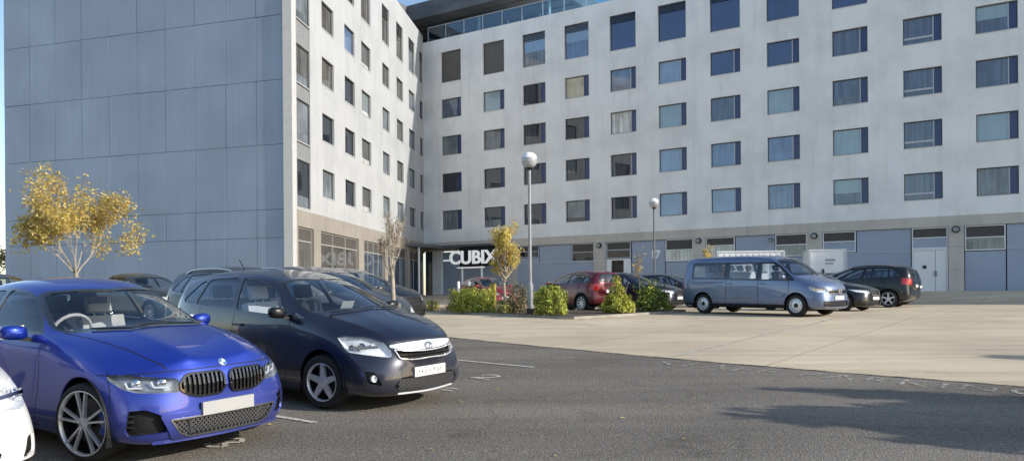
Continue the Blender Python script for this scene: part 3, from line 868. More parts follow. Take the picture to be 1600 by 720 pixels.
def bmw_spec():
    return dict(name='saloon_car', label='metallic blue saloon with black twin kidney grille parked at the left', ribs=SEDAN, crease=SEDAN_CREASE, scale=(1, .97, 1.04), knots=BMW_Z,
      level=3, dome=.042, detail=True, paint=paint('paint_blue', (.008, .040, .40), .58, .36, dust_reflect=.34), group='cars parked in the near row',  # raised pale tint paints in reflections along doors and bumper
      side_windows=[([([(.70,1.075),(.48,1.235),(.24,1.365),(-.02,1.432),(-.33,1.455),(-.30,1.08)],), ([(-.37,1.085),(-.40,1.455),(-.82,1.43),(-1.02,1.385),(-1.02,1.095)],), ([(-1.06,1.10),(-1.06,1.365),(-1.30,1.25),(-1.40,1.12)],)],
        [(.78,1.055),(.50,1.255),(.25,1.388),(-.02,1.452),(-.36,1.478),(-.84,1.452),(-1.08,1.395),(-1.33,1.265),(-1.46,1.10)])],
      screens=[('windscreen', 'front', [(-.76,1.07),(-.575,1.44),(-.3,1.465),(.3,1.465),(.575,1.44),(.76,1.07),(.4,1.105),(-.4,1.105)], (.0, None, 1.0), None, .022),
               ('rear_window', 'rear', [(-.60,1.20),(-.50,1.40),(.50,1.40),(.60,1.20)], (None, None, 1.1), (-1.1, None, None), .02)],
      features=[
        dict(name='headlight', kind='diag', ang=40, poly=duv([(1.893,.80,.768),(2.026,.74,.782),(2.31,.405,.732),(2.322,.405,.612),(2.172,.70,.632),(2.071,.78,.669),(1.939,.82,.734)], 40, .03), mode='lamp', depth=.07, bowl=MAT['lamp_bowl_dark'], inner=lamp_inner_bmw, round=.025),
        dict(name='kidney_grille', kind='front', poly=KID, mirror=True, mode='hole', depth=.05, lo=(2.0, None, None), rim=.018, rim_name='grille_surround', rim_mat=MAT['gloss_black'], round=.03),
        dict(name='lower_intake', kind='front', poly=INTAKE_B, mode='hole', depth=.07, lo=(1.9, None, None), rim=.012, rim_name='intake_frame', rim_mat=MAT['chrome_satin'], round=.03),
        dict(name='bumper_frame', kind='front', poly=[(-.60,.445),(.60,.445),(.50,.225),(.39,.195),(-.39,.195),(-.50,.225)], mode='part', mat='paint', lo=(1.9, None, None), move=.010, round=.04),
        dict(name='corner_vent', kind='diag', ang=38, poly=duv([(2.15,.77,.487),(2.241,.664,.495),(2.30,.56,.44),(2.311,.50,.33),(2.303,.51,.290),(2.138,.77,.270),(2.128,.785,.313)], 38, .03), mode='hole', depth=.06, round=.025),
        dict(name='tail_light', kind='rdiag', ang=40, poly=ruv([(-2.0,.82,.93),(-2.26,.45,.95),(-2.28,.45,.84),(-2.0,.82,.80)], 40), mode='part', mat=MAT['red_lens']),
        dict(name='', kind='rear', poly=[(-.6,.45),(.6,.45),(.6,.24),(-.6,.24)], mode='mat', mi=3),
      ],
      seams=[('front', [(-.84,.768),(-.62,.785),(-.44,.792),(-.2,.795),(.2,.795),(.44,.792),(.62,.785),(.84,.768)], .008), ('topm', [(.98,.715),(1.3,.665),(1.7,.615),(2.05,.55),(2.22,.49)], .010), ('side', [(.80,1.05),(.80,.75),(.72,.25)], .011), ('side', [(-.30,1.06),(-.30,.6),(-.34,.25)], .011), ('side', [(-1.15,1.06),(-1.18,.85),(-.98,.55),(-.96,.25)], .011), ('side', [(.74,.24),(-.95,.24)], .012),
             ('side', [(1.86,.80),(1.95,.66),(1.99,.45)], .009)],
      seam_lo={'side': None, 'topm': (None, None, .7), 'front': (1.7, None, None)},
      axles=(1.555, -1.296), wheel_y=.885, wheel_r=.345, rim_r=.280, wheel_w=.235, rim='double5', steer=R(13), caliper=True, arch=.042,
      cabin=dict(x0=-1.3, x1=1.2, hw=.70, zf=.38, dash=(.62, 1.02, 1.02), sz=.46, seats=[(-.12,.38,MAT['seat_pale']),(-.12,-.38,MAT['seat_dark']),(-1.0,.33,MAT['seat_dark']),(-1.0,-.33,MAT['seat_dark'])], steer=(.42,-.38,1.04), steer_mat=MAT['seat_pale']),
      mirror=(.56,.955,1.085), handles=[(-.18,.90),(-1.08,.92)],
      wipers=[((0,-.55,1.10),(0,.02,1.115)),((0,.02,1.115),(0,.58,1.10))], plate=(.452, MAT['plate_grey'], .022), rear_plate=(.78, MAT['plate_white']), extra=bmw_extra)
# ----- five door hatchback
def oval(T, a, b, rad, m, mi=0, seg=24):
    m.tube([T @ Vector((a*math.cos(2*math.pi*k/seg), b*math.sin(2*math.pi*k/seg), 0)) for k in range(seg+1)], rad, 6, mi, cap=False)
def auris_extra(root, bvh, sp):
    m = MB()
    for z in (.615, .645):
        pts = front_points(bvh, [(-.40+.08*k, z) for k in range(11)], -.008)
        for a, b in zip(pts, pts[1:]): m.bar(a, b, .012, .018)
    m.build('grille_bars', MAT['chrome_dark'], root)
    p, nn = raycast(bvh, (4, 0, .725), (-1, 0, 0))
    T = Matrix.Translation(p+nn*.016) @ Vector((0, 0, 1)).rotation_difference(nn).to_matrix().to_4x4() @ Matrix.Rotation(R(90), 4, 'Z')
    m = MB(); oval(T, .062, .042, .006, m); oval(T @ Matrix.Translation((0, .004, 0)), .018, .036, .005, m); oval(T @ Matrix.Translation((0, .018, 0)), .042, .016, .005, m)
    m.build('oval_badge', MAT['chrome'], root, smooth=60)
    m = MB()
    for i in range(-12, 13):
        for j in range(0, 8):
            y = i*.038+(.019 if j % 2 else 0); z = .225+j*.022
            for dy, dz in ((.019, .022), (-.019, .022)):
                if inside((y, z), INTAKE_A) and inside((y+dy, z+dz), INTAKE_A):
                    a = front_points(bvh, [(y, z), (y+dy, z+dz)], -.012)
                    if len(a) == 2: m.bar(a[0], a[1], .007, .012)
    m.build('intake_mesh', MAT['mesh_grille_grey'], root)
    m = MB()
    for s in (-1, 1):
        a = R(45); u0 = -.92
        o = Vector((math.cos(a)*4, s*math.sin(a)*4, .405))+Vector((-math.sin(a)*u0, s*math.cos(a)*u0, 0))
        p, nn = raycast(bvh, o, (-math.cos(a), -s*math.sin(a), 0))
        if p:
            m = MB()
            T = Matrix.Translation(p-nn*.03) @ Vector((0, 0, 1)).rotation_difference(Vector((1, s*.25, 0)).normalized()).to_matrix().to_4x4()
            m.lathe([(.040, -.02), (.040, .012), (.032, .016), (.022, .004), (0, .0)], 18, 0, T); m.build('fog_lamp', MAT['lamp_bowl'], root, smooth=40)
    # worn unreadable characters on the plate
    rp = random.Random(2); px_ = max(raycast(bvh, (4, yy, .44), (-1, 0, 0))[0].x for yy in (-.2, 0, .2))+.0155
    m = MB()
    for k in range(7):
        y0 = -.215+.058*k+(.03 if k > 3 else 0)
        for _ in range(2):
            ya = y0+rp.uniform(0, .022); za = .44+rp.uniform(-.032, .0); m.box((px_, ya, za), (px_+.001, ya+rp.uniform(.008, .018), za+rp.uniform(.02, .032)))
    m.build('plate_characters', MAT['plate_ink'], root)
    # front lip in bright trim
    pts = front_points(bvh, [(-.46+.092*k, .212-.012*math.cos(math.pi*(k-5)/10)) for k in range(11)], .004)
    m = MB()
    for a, b in zip(pts, pts[1:]): m.bar(a, b, .016, .02)
    m.build('front_lip', MAT['silver_bar'], root)
    # paper on the dashboard and a box of shiny things behind the screen
    m = MB(); T = Matrix.Translation((.62, .12, 1.14)) @ Matrix.Rotation(R(-60), 4, 'Y')
    m.box((-.08, -.10, -.002), (.08, .10, .002), 0, T); m.build('paper_sheet', MAT['plate_white'], root)
    # rubber strip aerial at the rear of the roof
    p, nn = raycast(bvh, (-1.45, 0, 3), (0, 0, -1)); m = MB(); m.tube([p, p+Vector((-.14, 0, .16))], .006, 6); m.build('roof_aerial', MAT['black_trim'], root)

INTAKE_A = [(-.53,.30),(-.44,.395),(.44,.395),(.53,.30),(.42,.225),(-.42,.225)]
GR_BAR = [(-.50,.765),(-.25,.785),(0,.792),(.25,.785),(.50,.765),(.505,.733),(.30,.702),(.10,.690),(-.10,.690),(-.30,.702),(-.505,.733)]
GR_LOW = [(-.475,.715),(-.30,.692),(-.10,.680),(.10,.680),(.30,.692),(.475,.715),(.43,.605),(.30,.588),(-.30,.588),(-.43,.605)]
def hatch_windows():
    return [([([(.62,1.065),(.47,1.195),(.20,1.36),(-.08,1.46),(-.28,1.497),(-.56,1.522),(-.44,1.115)],), ([(-.54,1.125),(-.66,1.525),(-1.05,1.512),(-1.36,1.492),(-1.42,1.16)],), ([(-1.47,1.165),(-1.43,1.485),(-1.56,1.445),(-1.80,1.205),(-1.74,1.175)],), ([(.70,1.06),(.66,1.12),(.96,1.035)],)],
        [(.70,1.045),(.50,1.21),(.21,1.385),(-.08,1.483),(-.30,1.518),(-.66,1.546),(-1.07,1.535),(-1.42,1.512),(-1.60,1.462),(-1.87,1.20),(-1.74,1.148),(-.4,1.09)])]
def hatch_screens():
    return [('windscreen', 'front', [(-.745,1.08),(-.58,1.485),(-.3,1.52),(.3,1.52),(.58,1.485),(.745,1.08),(.4,1.135),(-.4,1.135)], (.0, None, 1.0), None, .020),
            ('rear_window', 'rear', [(-.54,1.16),(-.46,1.47),(.46,1.47),(.54,1.16)], (None, None, 1.0), (-1.6, None, None), .02)]
def auris_spec():
    return dict(name='hatchback_car', label='navy black five door hatchback with bright chrome grille bar, between blue saloon and grey estate', ribs=HATCH, crease=HATCH_CREASE, scale=(1.04, 1.0, 1.03), knots=AURIS_Z,
      level=3, detail=True, paint=paint('paint_navy_black', (.008, .012, .034), .3, .26, dust_reflect=.06, coat=.9), group='cars parked in the near row',
      side_windows=hatch_windows(), screens=hatch_screens(),
      features=[
        dict(name='headlight', kind='diag', ang=42, poly=duv([(1.547,.789,.851),(1.635,.746,.868),(1.859,.603,.859),(2.011,.519,.805),(2.087,.469,.706),(2.112,.463,.639),(2.09,.512,.632),(1.947,.681,.662),(1.76,.793,.690),(1.713,.802,.713)], 42, .05), mode='lamp', depth=.06, inner=lamp_inner_std, round=.025),
        dict(name='grille_bar', kind='front', poly=GR_BAR, mode='part', mat=MAT['silver_bar'], lo=(1.7, None, None), move=.006, round=.02),
        dict(name='upper_grille', kind='front', poly=GR_LOW, mode='hole', depth=.05, lo=(1.7, None, None), rim=.010, rim_name='grille_surround', rim_mat=MAT['silver_bar'], round=.02),
        dict(name='lower_intake', kind='front', poly=INTAKE_A, mode='hole', depth=.06, lo=(1.7, None, None), round=.03),
        dict(name='fog_lamp_recess', kind='diag', ang=45, poly=duv([(1.946,.771,.487),(2.042,.69,.478),(2.104,.63,.319),(1.987,.76,.354)], 45, .03), mode='hole', depth=.06, mat=MAT['black_trim'], round=.04),
        dict(name='tail_light', kind='rdiag', ang=45, poly=ruv([(-1.83,.78,1.10),(-2.03,.60,1.08),(-2.08,.58,.84),(-1.86,.82,.86)], 45), mode='part', mat=MAT['red_lens']),
      ],
      seams=[('front', [(-.60,.80),(-.5,.803),(-.25,.815),(0,.82),(.25,.815),(.5,.803),(.60,.80)], .008), ('topm', [(1.15,.70),(1.4,.645),(1.75,.575),(1.98,.50)], .010), ('side', [(.66,1.04),(.70,.75),(.60,.25)], .010), ('side', [(-.46,1.09),(-.50,.7),(-.52,.25)], .010), ('side', [(-1.28,1.13),(-1.30,.85),(-1.02,.6),(-1.0,.25)], .010), ('side', [(1.55,.84),(1.72,.68),(1.74,.5)], .009)],
      seam_lo={'topm': (None, None, .7), 'front': (1.6, None, None)},
      axles=(1.28, -1.42), wheel_y=.87, wheel_r=.322, rim_r=.222, wheel_w=.205, rim='five', steer=R(9), arch=.05,
      cabin=dict(x0=-1.5, x1=1.3, hw=.68, zf=.36, dash=(.72, 1.25, 1.08), sz=.52, seats=[(-.2,.37,MAT['seat_dark']),(-.2,-.37,MAT['seat_grey']),(-1.1,.33,MAT['seat_dark']),(-1.1,-.33,MAT['seat_dark'])], steer=(.42,-.37,1.08)),
      mirror=(.60,.945,1.115), mirror_mat=MAT['black_trim'], handles=[(-.36,.93),(-1.2,.96)],
      wipers=[((0,-.6,1.10),(0,.0,1.15)),((0,.0,1.14),(0,.6,1.12))], plate=(.44, MAT['plate_white'], 0), rear_plate=(.80, MAT['plate_white']), extra=auris_extra)

# ----- nine seat van
def van_extra(root, bvh, sp):
    m = MB()
    for z in (.70, .78):
        pts = front_points(bvh, [(-.5+.1*k, z) for k in range(11)], .004)
        for a, b in zip(pts, pts[1:]): m.bar(a, b, .016, .016)
    m.build('grille_trim', MAT['chrome'], root)
    p, nn = raycast(bvh, (5, 0, .76), (-1, 0, 0))
    T = Matrix.Translation(p+nn*.02) @ Vector((0, 0, 1)).rotation_difference(nn).to_matrix().to_4x4() @ Matrix.Rotation(R(90), 4, 'Z')
    m = MB(); oval(T, .085, .085, .009, m)
    for a, b in (((-.035,.07),(0,.012)),((.035,.07),(0,.012)),((-.07,.03),(-.032,-.065)),((-.032,-.065),(0,-.005)),((0,-.005),(.032,-.065)),((.032,-.065),(.07,.03))):
        m.bar(T @ Vector((a[0], a[1], 0)), T @ Vector((b[0], b[1], 0)), .016, .01)
    m.build('round_badge', MAT['chrome'], root)
def van_spec():
    return dict(name='passenger_van', cat='van', label='steel blue nine seat passenger van with long side windows', ribs=VAN, crease=VAN_CREASE, scale=(1, 1, .97), level=3,
      paint=paint('paint_steel_blue', (.15, .205, .34), .45, .33, dust_reflect=.10), group=None,
      side_windows=[([([(-2.07,1.21),(-2.09,1.66),(-.86,1.67),(-.84,1.19)],), ([(-.64,1.185),(-.65,1.67),(.37,1.65),(.36,1.16)],), ([(.56,1.14),(.52,1.645),(.90,1.62),(1.10,1.52),(1.36,1.29),(1.36,1.14)],), ([(1.43,1.14),(1.43,1.27),(1.64,1.12)],)],
        [(-2.13,1.17),(-2.15,1.71),(.92,1.68),(1.15,1.56),(1.70,1.09),(.50,1.09)])],
      screens=[('windscreen', 'front', [(-.80,1.24),(-.68,1.74),(-.3,1.79),(.3,1.79),(.68,1.74),(.80,1.24),(.4,1.26),(-.4,1.26)], (.8, None, 1.1), None, .03),
               ('rear_window', 'rear', [(-.6,1.2),(-.55,1.65),(.55,1.65),(.6,1.2)], (None, None, 1.1), (-2.4, None, None), .03)],
      features=[
        dict(name='headlight', kind='diag', ang=42, poly=duv([(2.139,.88,.915),(2.36,.74,.885),(2.52,.52,.86),(2.56,.50,.735),(2.402,.786,.735),(2.204,.90,.783)], 42), mode='lamp', depth=.06, inner=lamp_inner_std),
        dict(name='grille', kind='front', poly=[(-.50,.80),(.50,.80),(.50,.68),(-.50,.68)], mode='hole', depth=.04, lo=(2.2, None, None)),
        dict(name='bumper_intake', kind='front', poly=[(-.75,.47),(.75,.47),(.72,.30),(-.72,.30)], mode='hole', depth=.05, mat=MAT['black_trim'], lo=(2.2, None, None)),
        dict(name='tail_light', kind='rdiag', ang=45, poly=ruv([(-2.52,.875,1.02),(-2.58,.80,1.02),(-2.60,.78,.70),(-2.53,.88,.70)], 45), mode='part', mat=MAT['red_lens']),
        dict(name='', kind='side', poly=[(-2.6,.36),(2.1,.36),(2.1,.15),(-2.6,.15)], mode='mat', mi=3, round=0),
      ],
      seams=[('side', [(-2.12,1.045),(-.80,1.045)], .02), ('side', [(.44,1.7),(.46,.3)], .014), ('side', [(-.74,1.7),(-.74,.3)], .014), ('side', [(1.50,1.1),(1.52,.75),(1.30,.60)], .014), ('side', [(.46,.92),(-.74,.92)], .008)],
      axles=(1.744, -1.656), wheel_y=.925, wheel_r=.335, rim_r=.215, wheel_w=.215, rim='steel', arch=.055,
      cabin=dict(x0=-2.4, x1=1.7, hw=.80, zf=.45, dash=(1.3, 1.75, 1.15), sz=.72, seats=[(.62,.45,MAT['seat_dark']),(.62,-.45,MAT['seat_grey']),(-.42,.5,MAT['seat_grey']),(-.42,0,MAT['seat_grey']),(-.42,-.5,MAT['seat_grey']),(-1.42,.5,MAT['seat_grey']),(-1.42,0,MAT['seat_grey']),(-1.42,-.5,MAT['seat_grey'])], steer=(1.14,-.45,1.2)),
      mirror=(1.40,1.07,1.20), handles=[(.62,1.0),(-.60,1.0)], plate=(.56, MAT['plate_white'], 0), extra=van_extra)

# ----- plainer cars further off
def far_spec(kind, name, label, colour, scale=(1, 1, 1), rim='ten', group=None, level=2, seats='dark', tail=None, metal=.3, coat=.6, noplate=False, rails=False, trim=False, gl=None, raise_=0.0):
    sm = MAT['seat_dark'] if seats == 'dark' else MAT['seat_grey']
    pm = paint('paint_'+name, colour, metal, .26, dust_reflect=.04, coat=coat)
    kx, ky, kz = scale
    if kind == 'hatch':
        sp = dict(ribs=HATCH, crease=HATCH_CREASE, knots=AURIS_Z, side_windows=hatch_windows(), screens=hatch_screens(),
          features=[dict(name='headlight', kind='front', poly=[(.36,.66),(.42,.80),(.60,.86),(.78,.82),(.74,.70)], mirror=True, mode='lamp', depth=.05, lo=(1.2*kx, None, None), inner=None),
                    dict(name='grille', kind='front', poly=[(-.34,.74),(.34,.74),(.30,.62),(-.30,.62)], mode='hole', depth=.03, lo=(1.5, None, None)),
                    dict(name='lower_intake', kind='front', poly=[(-.5,.40),(.5,.40),(.42,.24),(-.42,.24)], mode='hole', depth=.04, lo=(1.5, None, None)),
                    dict(name='tail_light', kind='rear', poly=[(.52,1.06),(.78,1.10),(.82,.86),(.56,.84)], mirror=True, mode='part', mat=MAT['red_lens'], hi=(-1.5*kx, None, None)),
                    dict(name='', kind='side', poly=[(-2.2,.30),(2.2,.30),(2.2,.1),(-2.2,.1)], mode='mat', mi=3, round=0)],
          seams=[('side', [(.66,1.04),(.70,.75),(.60,.25)], .014), ('side', [(-.46,1.09),(-.50,.7),(-.52,.25)], .014), ('side', [(-1.28,1.13),(-1.30,.85),(-1.02,.6)], .014)],
          axles=(1.23*kx, -1.37*kx), wheel_y=.865*ky, mirror=(.60*kx, .94*ky, 1.10*kz),
          cabin=dict(x0=-1.5*kx, x1=1.2*kx, hw=.66*ky, zf=.36*kz, dash=(.72*kx, 1.15*kx, 1.02*kz), sz=.50*kz, seats=[(-.2*kx,.37*ky,sm),(-.2*kx,-.37*ky,sm),(-1.1*kx,0,sm)], steer=(.42*kx,-.37*ky,1.02*kz)), plate=(.50*kz, MAT['plate_white'], 0), rear_plate=(.78*kz, MAT['plate_white']))
    else:
        sp = dict(ribs=SEDAN, crease=SEDAN_CREASE, knots=BMW_Z, side_windows=[([([(.70,1.0),(.48,1.15),(.24,1.28),(-.02,1.345),(-.33,1.365),(-.30,1.005)],), ([(-.37,1.01),(-.40,1.365),(-.82,1.345),(-1.06,1.295),(-1.30,1.17),(-1.38,1.04)],)],
            [(.78,.985),(.50,1.17),(.25,1.30),(-.02,1.365),(-.36,1.385),(-.84,1.365),(-1.08,1.31),(-1.33,1.18),(-1.45,1.02)])],
          screens=[('windscreen', 'front', [(-.75,1.01),(-.575,1.36),(-.3,1.38),(.3,1.38),(.575,1.36),(.75,1.01),(.4,1.03),(-.4,1.03)], (.0, None, .9), None, .022),
                   ('rear_window', 'rear', [(-.60,1.13),(-.50,1.32),(.50,1.32),(.60,1.13)], (None, None, 1.0), (-1.1*kx, None, None), .02)],
          features=[dict(name='headlight', kind='front', poly=[(.40,.64),(.42,.76),(.70,.80),(.86,.82),(.82,.70)], mirror=True, mode='lamp', depth=.05, lo=(1.5*kx, None, None)),
                    dict(name='grille', kind='front', poly=[(-.36,.78),(.36,.78),(.32,.58),(-.32,.58)], mode='hole', depth=.03, lo=(1.8, None, None), rim=.02, rim_name='grille_surround', rim_mat=MAT['chrome']),
                    dict(name='lower_intake', kind='front', poly=[(-.5,.40),(.5,.40),(.42,.24),(-.42,.24)], mode='hole', depth=.04, lo=(1.5, None, None)),
                    dict(name='tail_light', kind='rear', poly=[(.45,.93),(.80,.93),(.80,.80),(.45,.80)], mirror=True, mode='part', mat=MAT['red_lens'], hi=(-1.8*kx, None, None)),
                    dict(name='', kind='side', poly=[(-2.4,.28),(2.4,.28),(2.4,.1),(-2.4,.1)], mode='mat', mi=3, round=0)],
          seams=[('side', [(.80,1.0),(.80,.75),(.72,.25)], .014), ('side', [(-.30,1.0),(-.30,.6),(-.34,.25)], .014)],
          axles=(1.555*kx, -1.296*kx), wheel_y=.885*ky, mirror=(.56*kx, .95*ky, 1.05*kz),
          cabin=dict(x0=-1.3*kx, x1=1.1*kx, hw=.68*ky, zf=.36*kz, dash=(.62*kx, 1.0*kx, .96*kz), sz=.44*kz, seats=[(-.12*kx,.38*ky,sm),(-.12*kx,-.38*ky,sm),(-1.0*kx,0,sm)], steer=(.42*kx,-.38*ky,.98*kz)), plate=(.47*kz, MAT['plate_white'], 0), rear_plate=(.72*kz, MAT['plate_white']))
    sp.update(noplate=noplate, name=name, label=label, scale=scale, paint=pm, level=level, group=group, polyscale=(kx/1.04, ky, kz/1.03) if kind == 'hatch' else (kx, ky, kz), handles=[(-.3*kx,.92*kz),(-1.15*kx,.94*kz)], wheel_r=.325 if kz < 1.08 else .36, rim_r=.225 if kz < 1.08 else .25, wheel_w=.21, rim=rim, arch=.05)
    if gl: sp['glass'] = gl
    if kind == 'sedan': sp['features'][3]['poly'] = [(p[0], p[1]) for p in sp['features'][3]['poly']]
    if trim: sp['arch_trim'] = True
    def ex(root, bvh, sp_):
        if rails:
            for s in (-1, 1):
                m = MB(); pts = []
                for k in range(9):
                    x = (.0-1.55*k/8)*kx; y = s*.56*ky
                    p, nn = raycast(bvh, (x, y, 4), (0, 0, -1))
                    pts.append(p+Vector((0, 0, .05 if 0 < k < 8 else .0)))
                m.tube(pts, .018, 8); m.build('roof_rail', rails if not isinstance(rails, bool) else MAT['chrome_satin'], root, smooth=50)
    sp['extra'] = ex
    return sp
# ------------------------------------------------------------ site frame
CX, CY = -7.1818, 63.232                      # inner corner of the two wings
A_W = R(-31.67555)                            # run of the long wing
A_M = R(180-97.28565)                         # run of the short wing, towards the corner
EX, EY = -10.546, 36.916                      # outer corner of the short wing
A_P = math.atan2(-.28967, .95713)             # run of the blank gable
def smooth(u): u = max(0, min(1, u)); return u*u*(3-2*u)
def ground_z(x, y):
    b = .04*y if y < 22 else .88+.14*(1-math.exp(-(y-22)*.04/.14))
    D = (x-CX)*-.5251-(y-CY)*.851
    return b+(1.68-b)*smooth((9-D)/8)
def W2(w, d=0.0):
    """point on the long wing's base line, d metres in front"""
    return (CX+w*math.cos(A_W)-d*.5251, CY+w*math.sin(A_W)-d*.851)

# --------------------------------------------------------------- ground
def ground_mat(name, build):
    m, nt, b = nodes(name); tc = N(nt, 'ShaderNodeTexCoord'); build(nt, b, tc); return m
def asphalt(nt, b, tc):
    n1 = N(nt, 'ShaderNodeTexNoise', Scale=.35, Detail=6.0); L(nt, tc.outputs['Object'], n1.inputs['Vector'])
    n2 = N(nt, 'ShaderNodeTexNoise', Scale=38.0, Detail=3.0, Roughness=.7); L(nt, tc.outputs['Object'], n2.inputs['Vector'])
    v = N(nt, 'ShaderNodeTexVoronoi', Scale=75.0); L(nt, tc.outputs['Object'], v.inputs['Vector'])
    r1 = ramp(nt, n1.outputs['Fac'], [(.3, (.205, .183, .154)), (.7, (.270, .242, .205))])
    r2 = ramp(nt, n2.outputs['Fac'], [(.30, (.45, .45, .45)), (.55, (1, 1, 1)), (.75, (1.6, 1.58, 1.52))])
    mx = N(nt, 'ShaderNodeMix', data_type='RGBA', blend_type='MULTIPLY'); mx.inputs[0].default_value = .85
    L(nt, r1.outputs[0], mx.inputs[6]); L(nt, r2.outputs[0], mx.inputs[7])
    r3 = ramp(nt, v.outputs['Color'], [(.0, (.55, .55, .55)), (.5, (1, 1, 1)), (.93, (1.15, 1.15, 1.15)), (1, (2.0, 1.95, 1.85))])
    m2 = N(nt, 'ShaderNodeMix', data_type='RGBA', blend_type='MULTIPLY'); m2.inputs[0].default_value = .8
    L(nt, mx.outputs[2], m2.inputs[6]); L(nt, r3.outputs[0], m2.inputs[7])
    # worn tyre tracks
    mp = N(nt, 'ShaderNodeMapping'); mp.inputs['Rotation'].default_value = (0, 0, R(-34)); mp.inputs['Scale'].default_value = (.05, .7, 1)
    L(nt, tc.outputs['Object'], mp.inputs[0]); n3 = N(nt, 'ShaderNodeTexNoise', Scale=1.5, Detail=3.0); L(nt, mp.outputs[0], n3.inputs['Vector'])
    r4 = ramp(nt, n3.outputs['Fac'], [(.35, (.86, .86, .86)), (.65, (1.14, 1.14, 1.14))])
    m3 = N(nt, 'ShaderNodeMix', data_type='RGBA', blend_type='MULTIPLY'); m3.inputs[0].default_value = 1
    L(nt, m2.outputs[2], m3.inputs[6]); L(nt, r4.outputs[0], m3.inputs[7])
    # oil drips and damp patches where cars stand
    n4 = N(nt, 'ShaderNodeTexNoise', Scale=1.1, Detail=5.0, Roughness=.6); L(nt, tc.outputs['Object'], n4.inputs['Vector'])
    r5 = ramp(nt, n4.outputs['Fac'], [(.28, (.70, .69, .68)), (.40, (1, 1, 1))])
    m4 = N(nt, 'ShaderNodeMix', data_type='RGBA', blend_type='MULTIPLY'); m4.inputs[0].default_value = .8
    L(nt, m3.outputs[2], m4.inputs[6]); L(nt, r5.outputs[0], m4.inputs[7])
    vc = N(nt, 'ShaderNodeTexVoronoi', feature='DISTANCE_TO_EDGE', Scale=.30); wn = N(nt, 'ShaderNodeTexNoise', Scale=1.3, Detail=6.0); L(nt, tc.outputs['Object'], wn.inputs['Vector'])
    wv = N(nt, 'ShaderNodeVectorMath', operation='ADD'); ws = N(nt, 'ShaderNodeVectorMath', operation='SCALE'); ws.inputs[3].default_value = 1.1; L(nt, wn.outputs['Color'], ws.inputs[0]); L(nt, tc.outputs['Object'], wv.inputs[0]); L(nt, ws.outputs[0], wv.inputs[1]); L(nt, wv.outputs[0], vc.inputs['Vector'])
    rc = ramp(nt, vc.outputs['Distance'], [(.0, (.42, .42, .42)), (.003, (.62, .62, .62)), (.006, (1, 1, 1))])
    m5 = N(nt, 'ShaderNodeMix', data_type='RGBA', blend_type='MULTIPLY'); m5.inputs[0].default_value = .38
    L(nt, m4.outputs[2], m5.inputs[6]); L(nt, rc.outputs[0], m5.inputs[7]); L(nt, m5.outputs[2], b.inputs['Base Color'])
    b.inputs['Roughness'].default_value = .9; b.inputs['Specular IOR Level'].default_value = .25
    ad = N(nt, 'ShaderNodeMath', operation='ADD'); L(nt, n2.outputs['Fac'], ad.inputs[0]); L(nt, v.outputs['Distance'], ad.inputs[1])
    bp = N(nt, 'ShaderNodeBump', Strength=.7, Distance=.012); L(nt, ad.outputs[0], bp.inputs['Height']); L(nt, bp.outputs[0], b.inputs['Normal'])
